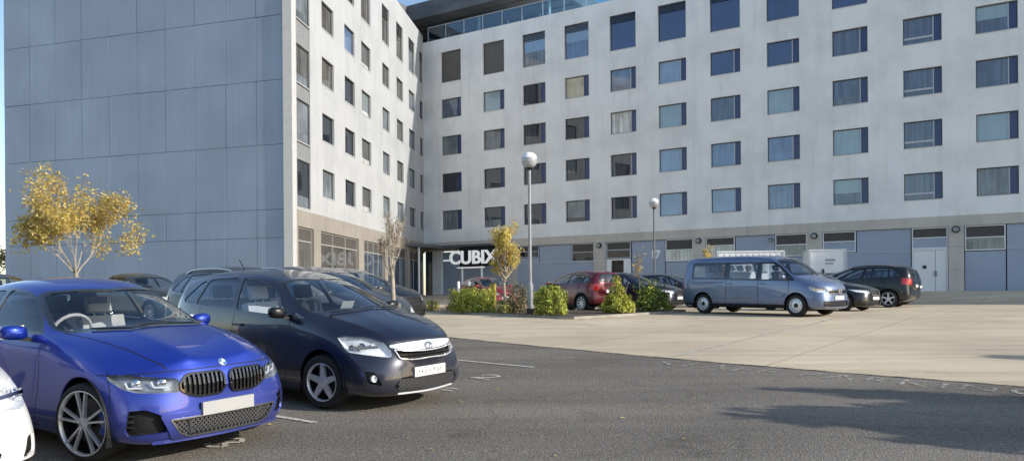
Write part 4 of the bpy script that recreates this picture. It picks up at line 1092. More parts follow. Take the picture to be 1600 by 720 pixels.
def concrete(nt, b, tc):
    mp = N(nt, 'ShaderNodeMapping'); mp.inputs['Rotation'].default_value = (0, 0, R(8)); mp.inputs['Scale'].default_value = (.12, 1.1, 1)
    L(nt, tc.outputs['Object'], mp.inputs[0])
    n1 = N(nt, 'ShaderNodeTexNoise', Scale=1.6, Detail=7.0, Roughness=.6); L(nt, mp.outputs[0], n1.inputs['Vector'])
    n2 = N(nt, 'ShaderNodeTexNoise', Scale=.25, Detail=5.0); L(nt, tc.outputs['Object'], n2.inputs['Vector'])
    n3 = N(nt, 'ShaderNodeTexNoise', Scale=45.0, Detail=3.0); L(nt, tc.outputs['Object'], n3.inputs['Vector'])
    r1 = ramp(nt, n1.outputs['Fac'], [(.3, (.50, .41, .285)), (.5, (.62, .515, .37)), (.72, (.69, .59, .44))])
    r2 = ramp(nt, n2.outputs['Fac'], [(.32, (.80, .80, .80)), (.62, (1.08, 1.07, 1.05))])
    mx = N(nt, 'ShaderNodeMix', data_type='RGBA', blend_type='MULTIPLY'); mx.inputs[0].default_value = 1
    L(nt, r1.outputs[0], mx.inputs[6]); L(nt, r2.outputs[0], mx.inputs[7])
    r3 = ramp(nt, n3.outputs['Fac'], [(.3, (.85, .85, .85)), (.7, (1.1, 1.1, 1.1))])
    m2 = N(nt, 'ShaderNodeMix', data_type='RGBA', blend_type='MULTIPLY'); m2.inputs[0].default_value = .8
    L(nt, mx.outputs[2], m2.inputs[6]); L(nt, r3.outputs[0], m2.inputs[7])
    br = N(nt, 'ShaderNodeTexBrick', offset=.0); br.inputs['Scale'].default_value = 1.0; br.inputs['Brick Width'].default_value = 6.0; br.inputs['Row Height'].default_value = 4.2; br.inputs['Mortar Size'].default_value = .03; br.inputs['Mortar Smooth'].default_value = .6
    br.inputs['Color1'].default_value = (1, 1, 1, 1); br.inputs['Color2'].default_value = (.93, .93, .92, 1); br.inputs['Mortar'].default_value = (.66, .63, .58, 1)
    mb = N(nt, 'ShaderNodeMapping'); mb.inputs['Rotation'].default_value = (0, 0, R(-53)); L(nt, tc.outputs['Object'], mb.inputs[0]); L(nt, mb.outputs[0], br.inputs['Vector'])
    m3 = N(nt, 'ShaderNodeMix', data_type='RGBA', blend_type='MULTIPLY'); m3.inputs[0].default_value = .8; L(nt, m2.outputs[2], m3.inputs[6]); L(nt, br.outputs['Color'], m3.inputs[7])
    n5 = N(nt, 'ShaderNodeTexNoise', Scale=.8, Detail=8.0, Roughness=.7); L(nt, tc.outputs['Object'], n5.inputs['Vector'])
    r5 = ramp(nt, n5.outputs['Fac'], [(.30, (.66, .64, .61)), (.42, (1, 1, 1)), (.70, (1.06, 1.05, 1.03))])
    m4 = N(nt, 'ShaderNodeMix', data_type='RGBA', blend_type='MULTIPLY'); m4.inputs[0].default_value = .75; L(nt, m3.outputs[2], m4.inputs[6]); L(nt, r5.outputs[0], m4.inputs[7])
    L(nt, m4.outputs[2], b.inputs['Base Color'])
    b.inputs['Roughness'].default_value = .85
    bp = N(nt, 'ShaderNodeBump', Strength=.3, Distance=.01); L(nt, n3.outputs['Fac'], bp.inputs['Height']); L(nt, bp.outputs[0], b.inputs['Normal'])

def ground_sheet(name, poly, dz, mat, step=1.0, far=None):
    bm = bmesh.new(); f = bm.faces.new([bm.verts.new((x, y, 0)) for x, y in poly])
    xs = [p[0] for p in poly]; ys = [p[1] for p in poly]
    def cutall(ax, a, b, st):
        k = math.ceil(a/st)*st
        while k < b:
            co = (k, 0, 0) if ax == 0 else (0, k, 0); no = (1, 0, 0) if ax == 0 else (0, 1, 0)
            bmesh.ops.bisect_plane(bm, geom=bm.verts[:]+bm.edges[:]+bm.faces[:], dist=1e-5, plane_co=co, plane_no=no)
            k += st
    cutall(0, max(min(xs), -24), min(max(xs), 45), step*2)
    cutall(1, max(min(ys), 16), min(max(ys), 72), step)
    for v in bm.verts: v.co.z = ground_z(v.co.x, v.co.y)+(dz if v.co.y > 21.5 else min(dz, .006))
    bm.normal_update()
    if sum(f.normal.z for f in bm.faces) < 0: bmesh.ops.reverse_faces(bm, faces=bm.faces[:])
    for f in bm.faces: f.smooth = True
    me = bpy.data.meshes.new(name); bm.to_mesh(me); bm.free(); me.materials.append(mat)
    return link_mesh(name, me)

MAT['asphalt'] = ground_mat('asphalt', asphalt)
MAT['concrete'] = ground_mat('concrete_paving', concrete)
g = ground_sheet('ground', [(-400, -60), (400, -60), (400, 420), (-400, 420)], 0, MAT['asphalt'], 1.0); tag(g, kind='structure')
BOUND = [(-9.0,25.6),(-5.0,21.2),(-1.49,17.72),(.11,16.05),(1.69,14.50),(3.52,12.80),(4.86,11.68),(6.1,10.72),(8.0,9.25),(12.0,6.0)]
conc_poly = BOUND+[(40, 6), (60, 20), (60, 70), (-9.0, 66), (-13.0, 34), (-13, 30)]
c = ground_sheet('paved_yard', conc_poly, .022, MAT['concrete'], 1.0); tag(c, kind='structure')

def worn(name, c, thresh=.46, scale=9.0, soft=.14):
    m = bpy.data.materials.new(name); m.use_nodes = True; nt = m.node_tree; b = nt.nodes['Principled BSDF']
    b.inputs['Base Color'].default_value = (*c, 1); b.inputs['Roughness'].default_value = .8
    tc = N(nt, 'ShaderNodeTexCoord'); n = N(nt, 'ShaderNodeTexNoise', Scale=scale, Detail=8.0, Roughness=.75); L(nt, tc.outputs['Object'], n.inputs['Vector'])
    r = ramp(nt, n.outputs['Fac'], [(thresh-soft/2, (0, 0, 0)), (thresh+soft/2, (1, 1, 1))]); L(nt, r.outputs[0], b.inputs['Alpha'])
    return m
MAT['worn_white'] = worn('worn_road_paint', (.66, .62, .54), .42, 11.0)
MAT['faded_white'] = worn('faded_road_paint', (.50, .47, .41), .535, 6.0, .20)
def on_ground(o_pts, dz=.010): return [(x, y, ground_z(x, y)+dz) for x, y in o_pts]
def ground_stroke(m, pts, w, dz=.010):
    for a, b in zip(pts, pts[1:]):
        a = Vector(a); b = Vector(b); d = (b-a)
        if d.length < 1e-5: continue
        d.normalize(); nn = Vector((-d.y, d.x))*w/2; n = max(1, int((b-a).length/1.0))
        for k in range(n):
            p = a+(b-a)*k/n; q = a+(b-a)*(k+1)/n
            m.poly(on_ground([tuple(p-nn), tuple(q-nn), tuple(q+nn), tuple(p+nn)], dz))
ux = Vector((math.cos(R(-34.5)), math.sin(R(-34.5)))); uy = Vector((-ux.y, ux.x))
m = MB()
for a, b in (((-1.11-3.6*ux.x, 13.8-3.6*ux.y), (.35, 12.44)), ((-2.12-4.6*ux.x, 8.2-4.6*ux.y), (-2.10, 8.19)), ((-3.6-4.6*ux.x, 5.6-4.6*ux.y), (-3.6, 5.6))):
    ground_stroke(m, [a, b], .075)
o = m.build('parking_bay_lines', MAT['worn_white']); tag(o, kind='structure')
# short hand painted bay numbers at the mouth of each bay, read from the aisle
def bay_number(org, strokes, sc, mat):
    m = MB(); org = Vector(org)
    for st in strokes: ground_stroke(m, [tuple(org+ux*p[0]*sc+uy*p[1]*sc) for p in st], .055, .011)
    o = m.build('bay_number', mat); tag(o, kind='structure')
two = [[(0,.32),(.10,.45),(.28,.45),(.36,.33),(.30,.2),(0,0),(.4,0)]]
seven = [[(0,.45),(.38,.45),(.12,0)]]
bay_number((-.62, 11.36), two, .85, MAT['worn_white']); bay_number((.62, 13.55), seven, .8, MAT['faded_white'])
bay_number((-1.0, 10.30), [[(0,.2),(.25,.2)],[(.05,0),(.3,.02)]], .8, MAT['worn_white']); bay_number((-2.95, 7.22), [[(.02,.34),(.16,.42),(.28,.3),(.16,.2),(.32,.08),(.18,0),(.02,.06)]], .9, MAT['worn_white'])
# stencilled words along the edge of the asphalt
def ground_words(txt, p0, p1, height, mat):
    p0 = Vector(p0); p1 = Vector(p1)
    cu = bpy.data.curves.new('t', 'FONT'); cu.body = txt; cu.size = 1; cu.align_x = 'LEFT'; cu.space_character = 1.25
    ob = bpy.data.objects.new('t', cu); col.objects.link(ob); dg = bpy.context.evaluated_depsgraph_get(); dg.update()
    me = bpy.data.meshes.new_from_object(ob.evaluated_get(dg)); bpy.data.objects.remove(ob)
    xs = [v.co.x for v in me.vertices]; x0, x1 = min(xs), max(xs); d = (p1-p0); nn = Vector((-d.y, d.x)).normalized()
    for v in me.vertices:
        q = p0+d*((v.co.x-x0)/(x1-x0))+nn*(v.co.y/.70*height)
        v.co = (q.x, q.y, ground_z(q.x, q.y)+.011)
    me.name = 'painted_words'; me.materials.clear(); me.materials.append(mat)
    o = link_mesh('painted_words', me); tag(o, kind='structure')
ground_words('STAFF PARKING', (2.33, 12.72), (6.55, 9.42), .50, MAT['faded_white'])
# joint line and long pale line across the yard
m = MB(); ground_stroke(m, [(2.9,13.75),(7.09,19.36),(8.7,21.5)], .12, .012); ground_stroke(m, [(8.7,21.5),(18.8,35.0)], .12, .030); o = m.build('yard_line', worn('pale_line', (.62, .57, .48), .47, 2.0, .3)); tag(o, kind='structure')
m = MB(); ground_stroke(m, BOUND[2:], .07, .010); o = m.build('paving_joint', worn('joint_dirt', (.15, .13, .11), .52, 2.5, .2)); tag(o, kind='structure')

# planted island with its kerb
ISL = [(-6.3,33.5),(-3.64,29.4),(-.89,25.9),(.51,24.3),(1.45,23.1),(1.85,22.95),(2.3,23.25),(3.19,24.0),(6.2,27.4),(6.3,28.2),(4.9,28.6),(1.2,28.2),(-1.5,31.5),(-4.8,35.6)]
bm = bmesh.new()
top = [bm.verts.new((x, y, ground_z(x, y)+.10)) for x, y in ISL]; ft = bm.faces.new(top)
r_ = bmesh.ops.inset_region(bm, faces=[ft], thickness=.14)
low = [bm.verts.new((x, y, ground_z(x, y)-.05)) for x, y in ISL]
for i in range(len(ISL)): bm.faces.new((top[i], low[i], low[(i+1) % len(ISL)], top[(i+1) % len(ISL)]))
MAT['kerb'] = simple('kerb_concrete', (.34, .32, .28), .85, var=.2, vscale=2)
MAT['soil'] = simple('bark_mulch', (.10, .078, .055), .95, var=.6, vscale=14, bump=1.0, bscale=30)
for f in bm.faces: f.material_index = 0
for f in bm.faces:
    if len(f.verts) > 4: f.material_index = 1
bmesh.ops.recalc_face_normals(bm, faces=bm.faces[:])
me = bpy.data.meshes.new('planting_bed'); bm.to_mesh(me); bm.free(); me.materials.append(MAT['kerb']); me.materials.append(MAT['soil'])
o = link_mesh('planting_bed', me); tag(o, kind='structure')

# -------------------------------------------------------------- buildings
def render_wall(name, c, panel=(3.65, 3.0)):
    m, nt, b = nodes(name); tc = N(nt, 'ShaderNodeTexCoord')
    n1 = N(nt, 'ShaderNodeTexNoise', Scale=.35, Detail=8.0, Roughness=.62); L(nt, tc.outputs['Object'], n1.inputs['Vector'])
    mp = N(nt, 'ShaderNodeMapping'); mp.inputs['Scale'].default_value = (1.4, 1.4, .10); L(nt, tc.outputs['Object'], mp.inputs[0])
    n2 = N(nt, 'ShaderNodeTexNoise', Scale=1.2, Detail=6.0, Roughness=.6); L(nt, mp.outputs[0], n2.inputs['Vector'])
    r1 = ramp(nt, n1.outputs['Fac'], [(.3, tuple(x*.84 for x in c)), (.55, c), (.75, tuple(min(1, x*1.06) for x in c))])
    r2 = ramp(nt, n2.outputs['Fac'], [(.25, (.84, .85, .86)), (.5, (1, 1, 1))])
    mx = N(nt, 'ShaderNodeMix', data_type='RGBA', blend_type='MULTIPLY'); mx.inputs[0].default_value = .8
    L(nt, r1.outputs[0], mx.inputs[6]); L(nt, r2.outputs[0], mx.inputs[7]); L(nt, mx.outputs[2], b.inputs['Base Color'])
    b.inputs['Roughness'].default_value = .85
    n3 = N(nt, 'ShaderNodeTexNoise', Scale=30.0, Detail=4.0); L(nt, tc.outputs['Object'], n3.inputs['Vector'])
    bp = N(nt, 'ShaderNodeBump', Strength=.15, Distance=.01); L(nt, n3.outputs['Fac'], bp.inputs['Height']); L(nt, bp.outputs[0], b.inputs['Normal'])
    return m
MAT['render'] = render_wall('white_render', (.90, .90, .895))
MAT['render_sun'] = render_wall('white_render_sun_toned', (.445, .46, .475))  # white render darkened in colour to offset direct sun on the short wing
MAT['stone_sun'] = render_wall('buff_stone_sun_toned', (.31, .285, .25))  # same buff stone, its colour toned down where direct sun falls
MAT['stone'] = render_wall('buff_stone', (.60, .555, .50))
MAT['blue_panel'] = simple('blue_panel', (.36, .42, .53), .55, var=.06, vscale=.5)
MAT['frame_dark'] = simple('window_frame_dark', (.045, .05, .06), .45)
MAT['frame_white'] = simple('window_frame_white', (.84, .85, .86), .5)
MAT['frame_grey'] = simple('window_frame_grey', (.50, .53, .58), .5)
MAT['side_blue'] = simple('vent_panel_blue', (.035, .062, .17), .3, coat=.3)
MAT['sill'] = simple('sill_metal', (.60, .61, .62), .4)
MAT['soffit'] = simple('dark_soffit', (.035, .04, .048), .6, var=.2)
MAT['steel'] = simple('grey_steel', (.30, .31, .33), .4, metal=.5)
def louvre(name, c):
    m, nt, b = nodes(name); tc = N(nt, 'ShaderNodeTexCoord'); sp = N(nt, 'ShaderNodeSeparateXYZ'); L(nt, tc.outputs['Object'], sp.inputs[0])
    w = N(nt, 'ShaderNodeTexWave', wave_type='BANDS', bands_direction='Z', Scale=4.0); L(nt, tc.outputs['Object'], w.inputs['Vector'])
    r = ramp(nt, w.outputs['Fac'], [(.2, tuple(x*.55 for x in c)), (.8, c)]); L(nt, r.outputs[0], b.inputs['Base Color']); b.inputs['Roughness'].default_value = .6
    bp = N(nt, 'ShaderNodeBump', Strength=.8, Distance=.03); L(nt, w.outputs['Fac'], bp.inputs['Height']); L(nt, bp.outputs[0], b.inputs['Normal'])
    return m
MAT['louvre'] = louvre('louvre_brown', (.135, .125, .115))
def pane(name, c, refl=.22, folds=0.0, rough=.03, var=.25):
    m, nt, b = nodes(name); tc = N(nt, 'ShaderNodeTexCoord')
    oi = N(nt, 'ShaderNodeObjectInfo')
    ad = N(nt, 'ShaderNodeVectorMath', operation='ADD'); L(nt, tc.outputs['Object'], ad.inputs[0])
    sc_ = N(nt, 'ShaderNodeVectorMath', operation='SCALE'); sc_.inputs[3].default_value = 37.0
    cmb = N(nt, 'ShaderNodeCombineXYZ'); L(nt, oi.outputs['Random'], cmb.inputs[0]); L(nt, oi.outputs['Random'], cmb.inputs[2]); L(nt, cmb.outputs[0], sc_.inputs[0]); L(nt, sc_.outputs[0], ad.inputs[1])
    nz = N(nt, 'ShaderNodeTexNoise', Scale=.9, Detail=5.0); L(nt, ad.outputs[0], nz.inputs['Vector'])
    r = ramp(nt, nz.outputs['Fac'], [(.32, tuple(x*(1-var*1.4) for x in c)), (.5, c), (.7, tuple(min(1, x*(1+var)) for x in c))])
    last = r.outputs[0]
    if folds:
        mp = N(nt, 'ShaderNodeMapping'); mp.inputs['Scale'].default_value = (1, 1, .05); L(nt, ad.outputs[0], mp.inputs[0])
        n2 = N(nt, 'ShaderNodeTexNoise', Scale=9.0, Detail=3.0); L(nt, mp.outputs[0], n2.inputs['Vector'])
        r2 = ramp(nt, n2.outputs['Fac'], [(.35, (1-folds,)*3), (.65, (1+folds,)*3)])
        mx = N(nt, 'ShaderNodeMix', data_type='RGBA', blend_type='MULTIPLY'); mx.inputs[0].default_value = 1; L(nt, last, mx.inputs[6]); L(nt, r2.outputs[0], mx.inputs[7]); last = mx.outputs[2]
    L(nt, last, b.inputs['Base Color']); b.inputs['Roughness'].default_value = .6; b.inputs['Specular IOR Level'].default_value = 0
    gl = N(nt, 'ShaderNodeBsdfGlossy', Roughness=rough); gl.inputs[0].default_value = (.85, .92, 1, 1)
    n4 = N(nt, 'ShaderNodeTexNoise', Scale=.8, Detail=1.0); L(nt, ad.outputs[0], n4.inputs['Vector'])
    bp = N(nt, 'ShaderNodeBump', Strength=.06, Distance=.05); L(nt, n4.outputs['Fac'], bp.inputs['Height']); L(nt, bp.outputs[0], gl.inputs['Normal'])
    fr = N(nt, 'ShaderNodeFresnel', IOR=1.5); a2 = N(nt, 'ShaderNodeMath', operation='ADD', use_clamp=True); a2.inputs[1].default_value = refl; L(nt, fr.outputs[0], a2.inputs[0])
    mix = N(nt, 'ShaderNodeMixShader'); L(nt, a2.outputs[0], mix.inputs[0]); L(nt, b.outputs[0], mix.inputs[1]); L(nt, gl.outputs[0], mix.inputs[2])
    L(nt, mix.outputs[0], nt.nodes['Material Output'].inputs['Surface'])
    return m
PANE = dict(
  dark=pane('pane_dark_room', (.022, .025, .032), .06, .6), slate=pane('pane_slate_curtain', (.085, .105, .15), .08, .35),
  teal=pane('pane_pale_blind', (.30, .41, .46), .06, .05, var=.08), sky=pane('pane_blue_blind', (.26, .36, .50), .06, .05, var=.1),
  blue=pane('pane_blue_curtain', (.12, .18, .30), .10, .2), deep=pane('pane_deep_blue', (.018, .035, .13), .10, .1),
  white=pane('pane_white_curtain', (.55, .55, .53), .04, .35), beige=pane('pane_beige_blind', (.55, .50, .38), .04, .0), green=pane('pane_grey_blind', (.18, .21, .22), .05, .1),  # beige is the blind's own colour
  brown=pane('pane_brown_board', (.115, .105, .095), .0, .05, rough=.4, var=.06), mirror=pane('pane_mirror', (.07, .08, .10), .30, .2),
  warm=pane('pane_warm_blind', (.105, .102, .096), .04, .30), steel=pane('pane_steel_blind', (.16, .18, .20), .05, .3), glaze=pane('pane_entrance', (.06, .08, .11), .04, .5))

def wall_grid(m, x0, x1, z0, z1, ops, y=0.0, depth=.16, mi=0, ri=None):
    ri = mi if ri is None else ri
    xs = sorted({x0, x1} | {v for o in ops for v in o[:2]}); zs = sorted({z0, z1} | {v for o in ops for v in o[2:]})
    for a, b in zip(xs, xs[1:]):
        for c_, d in zip(zs, zs[1:]):
            cx_, cz_ = (a+b)/2, (c_+d)/2
            if any(o[0] < cx_ < o[1] and o[2] < cz_ < o[3] for o in ops): continue
            m.quad((a, y, c_), (b, y, c_), (b, y, d), (a, y, d), mi)
    for a, b, c_, d in ops:
        m.quad((a, y, c_), (a, y+depth, c_), (a, y+depth, d), (a, y, d), ri); m.quad((b, y, c_), (b, y, d), (b, y+depth, d), (b, y+depth, c_), ri)
        m.quad((a, y, d), (a, y+depth, d), (b, y+depth, d), (b, y, d), ri); m.quad((a, y, c_), (b, y, c_), (b, y+depth, c_), (a, y+depth, c_), ri)

def window_part(root, x0, x1, z0, z1, y, kind, frame=None, side=.24, mull=None, bar=False, half=None, T=None, fw=.045):
    """frame (the part) with its glass as sub-parts; y is the glass plane"""
    frame = frame or MAT['frame_dark']
    m = MB()
    for a, b, c_, d in ((x0, x1, z1-fw, z1), (x0, x1, z0, z0+fw), (x0, x0+fw, z0+fw, z1-fw), (x1-fw, x1, z0+fw, z1-fw)):
        m.box((a, y-.035, c_), (b, y+.03, d), 0, T)
    xm = x1-(x1-x0)*side if side else x1-fw
    if side: m.box((xm-.03, y-.04, z0+fw), (xm+.025, y+.03, z1-fw), 0 if mull is None else 1, T)
    m.box((x0-.02, -.03, z0-.035), (x1+.02, y+.0, z0-.002), 2, T)
    if bar: m.box((x0+fw, y-.05, z0+.30), (xm-.03, y-.01, z0+.42), 1, T)
    w = m.build('window', [frame, mull or MAT['frame_grey'], MAT['sill']], root)
    def gl(a, b, c_, d, k, nm):
        g_ = MB(); P = [(a, y, c_), (b, y, c_), (b, y, d), (a, y, d)]
        if T is not None: P = [tuple(T @ Vector(p)) for p in P]
        g_.quad(*P); return g_.build(nm, k, w)
    if half:
        zh = z0+(z1-z0)*half[0]
        gl(x0+fw, xm-.03 if side else xm, zh, z1-fw, PANE[kind], 'pane'); gl(x0+fw, xm-.03 if side else xm, z0+fw, zh, PANE[half[1]], 'pane')
    else: gl(x0+fw, xm-.03 if side else xm, z0+fw, z1-fw, PANE[kind], 'pane')
    if side: gl(xm+.025, x1-fw, z0+fw, z1-fw, MAT['side_blue'], 'vent_pane')
    return w
# ---- long wing (local x runs along the wall, -y looks at the yard)
wing = empty('apartment_building', (CX, CY, 0), A_W)
tag(wing, 'long pale apartment wing facing the yard with five rows of blue tinted windows', 'building')
COLS = [1.83, 5.91, 9.53, 13.11, 16.73, 20.33, 23.93, 27.57, 31.45, 35.30, 38.92, 42.55, 46.2, 49.85, 53.5, 57.1, 60.75, 64.4, 68.05]
WLEN = 96.0
KIN = {  # rows from the top (tall) down
 0: ['brown', 'slate', 'green', 'dark', 'steel'], 1: ['brown', 'teal', 'steel', 'dark', ('dark', .35, 'steel')],
 2: [('mirror', .45, 'steel'), 'dark', 'dark', 'dark', 'dark'], 3: [('mirror', .5, 'blue'), ('beige', .35, 'beige'), 'dark', 'dark', ('green', .2, 'dark')],
 4: ['deep', ('blue', .3, 'slate'), ('white', .0, 'white'), 'dark', 'dark'], 5: ['deep', 'sky', 'teal', 'sky', 'sky'],
 6: ['deep', 'deep', 'slate', 'blue', 'sky'], 7: ['deep', 'deep', 'teal', 'blue', 'blue'], 8: ['deep', 'slate', ('slate', .3, 'steel'), 'teal', ('teal', .45, 'slate')],
 9: ['deep', 'slate', 'slate', 'slate', 'slate'], 10: ['deep', ('teal', .5, 'slate'), 'slate', 'teal', 'steel'], 11: ['deep', 'slate', 'teal', 'slate', 'slate'],
 12: ['deep', 'teal', 'slate', 'blue', 'sky'], 13: ['deep', 'slate', 'slate', 'teal', 'slate'], 14: ['deep', 'blue', 'slate', 'dark', 'teal'], 15: ['deep', 'slate', 'teal', 'slate', 'slate'], 16: ['deep', 'teal', 'slate', 'blue', 'sky'], 17: ['deep', 'slate', 'slate', 'teal', 'slate'], 18: ['deep', 'blue', 'slate', 'dark', 'teal']}
ops = []; wins = []
for i, w0 in enumerate(COLS):
    ww = 1.97
    for r in range(4): ops.append((w0, w0+ww, 6.97+3*r, 8.50+3*r)); wins.append((i, 4-r, ops[-1]))
    ops.append((w0, w0+ww, 18.85, 21.32)); wins.append((i, 0, ops[-1]))
m = MB()
wall_grid(m, .0, WLEN, 5.95, 22.42, ops, depth=.24)
m.quad((0, 0, 22.42), (WLEN, 0, 22.42), (WLEN, .35, 22.42), (0, .35, 22.42)); m.quad((0, 0, 5.95), (0, .3, 5.95), (WLEN, .3, 5.95), (WLEN, 0, 5.95))
m.quad((WLEN, 0, 1), (WLEN, 14, 1), (WLEN, 14, 22.42), (WLEN, 0, 22.42)); m.quad((WLEN, .35, 21.5), (0, .35, 21.5), (0, 14, 21.5), (WLEN, 14, 21.5)); m.quad((0, .35, 21.5), (WLEN, .35, 21.5), (WLEN, .35, 22.42), (0, .35, 22.42))
m.build('facade', MAT['render'], wing)
for i, r, (a, b, c_, d) in wins:
    k = KIN[i][r]; half = None
    if isinstance(k, tuple):
        if k[1] > 0: half = (k[1], k[2])
        k = k[0]
    if r == 0:
        tall = window_part(wing, a, b, c_, d, .19, k, side=0, half=half)
        if i >= 2:
            q = MB()
            for z in range(4): q.box((a+.05, .05, d-.10-.13*z), (b-.05, .09, d-.05-.13*z))
            q.build('louvre', MAT['soffit'], tall)
    else:
        window_part(wing, a, b, c_, d, .19, k, side=.22, mull=MAT['frame_grey'] if i > 3 else MAT['side_blue'], bar=(i == 9), half=half)
# stone band and piers
m = MB()
x = 8.1
k = 0
while x < WLEN:   # band in separate stones
    L_ = 1.82; m.box((x, -.02, 5.36), (min(WLEN, x+L_-.012), .28, 5.945)); x += L_
m.box((8.1, .01, 5.36), (WLEN, .25, 5.93))
m.build('stone_band', MAT['stone'], wing)
PIERS = [(8.05, 8.90), (15.38, 16.30), (22.69, 23.49), (29.92, 30.79), (37.52, 38.29), (44.85, 45.65), (52.1, 52.95)]
for a, b in PIERS:
    m = MB()
    for z0, z1 in ((1.55, 2.9), (2.91, 4.2), (4.21, 5.355)): m.box((a, -.03, z0), (b, .30, z1))
    m.build('pier', MAT['stone'], wing)
m = MB(); m.box((8.9, .34, 1.2), (WLEN, .5, 5.4)); m.build('back_wall', MAT['soffit'], wing)
def panel_blue(a, b, c_, d, y=.10, ribs=True):
    m = MB(); m.box((a, y, c_), (b, y+.10, d))
    if ribs:
        z = c_+.32
        while z < d-.1: m.box((a+.02, y-.012, z), (b-.02, y+.004, z+.02)); z += .34
    return m.build('blue_panel', MAT['blue_panel'], wing)
def gf_window(a, b, c_, d, top='louvre', low='steel', zt=.52, fr='frame_white', y=.10):
    f = .055; m = MB(); zm = c_+(d-c_)*zt
    for p, q in (((a, y-.05, d-f), (b, y+.06, d)), ((a, y-.05, c_), (b, y+.06, c_+f)), ((a, y-.05, c_+f), (a+f, y+.06, d-f)), ((b-f, y-.05, c_+f), (b, y+.06, d-f)), ((a+f, y-.05, zm-f/2), (b-f, y+.06, zm+f/2))): m.box(p, q)
    w = m.build('window', MAT[fr], wing)
    g_ = MB(); g_.box((a+f, y, zm+f/2), (b-f, y+.03, d-f)); g_.build('louvre', MAT['louvre'], w)
    g_ = MB(); g_.box((a+f, y, c_+f), (b-f, y+.03, zm-f/2)); g_.build('pane', MAT['blue_panel'] if low == 'panel' else PANE[low], w)
    return w
# bay by bay, left to right
gf_window(8.92, 10.80, 4.48, 5.34, low='dark', fr='blue_panel'); panel_blue(10.84, 13.5, 4.06, 5.34); gf_window(13.56, 15.36, 4.06, 5.34, low='dark', fr='frame_grey'); panel_blue(8.92, 10.80, 4.06, 4.45, ribs=False)
panel_blue(8.92, 15.36, 1.5, 4.0)
gf_window(16.34, 18.19, 4.18, 5.34, low='louvre' if False else 'dark', fr='frame_grey'); panel_blue(18.27, 20.68, 1.5, 5.34); gf_window(20.74, 22.67, 3.86, 5.34, low='white'); panel_blue(20.74, 22.67, 1.5, 3.82)
gf_window(23.53, 25.44, 4.22, 5.34, low='white'); panel_blue(23.53, 25.44, 1.5, 4.18); panel_blue(25.5, 27.95, 4.06, 5.34); panel_blue(25.5, 27.95, 1.5, 4.0); gf_window(28.0, 29.9, 3.95, 5.34, low='steel'); panel_blue(28.0, 29.9, 1.5, 3.9)
gf_window(30.82, 32.68, 4.10, 5.34, low='panel'); panel_blue(32.74, 35.62, 4.06, 5.34); panel_blue(30.82, 35.62, 1.5, 4.0); gf_window(35.68, 37.49, 4.14, 5.34, low='panel')
gf_window(38.33, 40.26, 3.95, 5.34, low='steel'); panel_blue(38.33, 40.26, 1.5, 3.9); panel_blue(40.32, 44.8, 4.06, 5.34); panel_blue(40.32, 44.8, 1.5, 4.0)
for a in (45.7, 53.0, 59.5, 66.0, 72.5, 79.0, 85.5):
    b = min(a+6.4, WLEN-.05); gf_window(a, a+1.9, 4.1, 5.34, low='steel'); panel_blue(a, a+1.9, 1.5, 4.06); panel_blue(a+2.0, b, 1.5, 5.34)
for a, b in ((8.92, 15.36), (25.5, 27.95), (30.82, 35.62), (40.32, 44.8)):
    m = MB(); m.box((a, .06, 4.0), (b, .12, 4.055)); m.build('transom_rail', MAT['frame_grey'], wing)
# glazed side door
m = MB()
for p, q in (((16.34, .03, 1.55), (16.72, .16, 4.14)), ((17.66, .03, 1.55), (18.19, .16, 4.14)), ((16.72, .03, 4.05), (17.66, .16, 4.14))): m.box(p, q)
dr_ = m.build('side_door', MAT['frame_white'], wing)
m = MB(); m.box((16.72, .10, 1.6), (17.66, .13, 4.05)); m.build('door_glass', MAT['gloss_black'], dr_)
m = MB(); m.box((17.17, .06, 1.6), (17.21, .13, 4.05)); m.build('door_rail', MAT['frame_dark'], dr_)
# white double door
m = MB(); m.box((35.68, .03, 1.60), (35.75, .17, 4.13)); m.box((37.42, .03, 1.60), (37.49, .17, 4.13)); m.box((35.75, .03, 4.05), (37.42, .17, 4.13))
dd = m.build('double_door', MAT['frame_white'], wing)
for a, b in ((35.76, 36.86), (36.88, 37.41)):
    m = MB(); m.box((a, .08, 1.64), (b, .13, 4.04)); m.build('door_leaf', MAT['frame_white'], dd)
m = MB(); m.box((36.80, .03, 2.55), (36.84, .09, 2.85)); m.box((36.90, .03, 2.55), (36.94, .09, 2.85)); m.build('door_handle', MAT['steel'], dd)
m = MB(); m.box((36.22, .06, 3.0), (36.42, .085, 3.18)); m.build('door_notice', MAT['black_trim'], dd)
# number on the blue wall
t = text_mesh('wall_number', '17', .72, MAT['badge_white'], wing, .012, bold=.02); t.location = (19.98, .09, 4.35); t.rotation_euler = (R(90), 0, 0)
# entrance end of the wing
m = MB(); m.box((1.80, .10, 1.5), (8.02, .22, 5.15))
for k in range(7): m.box((1.9+k*.88, .085, 1.5), (1.93+k*.88, .104, 5.1))
m.build('blue_panel', MAT['blue_panel'], wing)
m = MB(); m.box((.85, -.04, 1.5), (1.78, .28, 5.3)); m.build('pier', MAT['render'], wing)
m = MB(); m.box((-.05, .2, 1.5), (.84, .3, 5.3)); m.build('entrance_glazing', PANE['glaze'], wing)
m = MB(); m.box((.02, -.02, 5.25), (8.1, .5, 5.94)); m.build('soffit_band', MAT['stone'], wing)

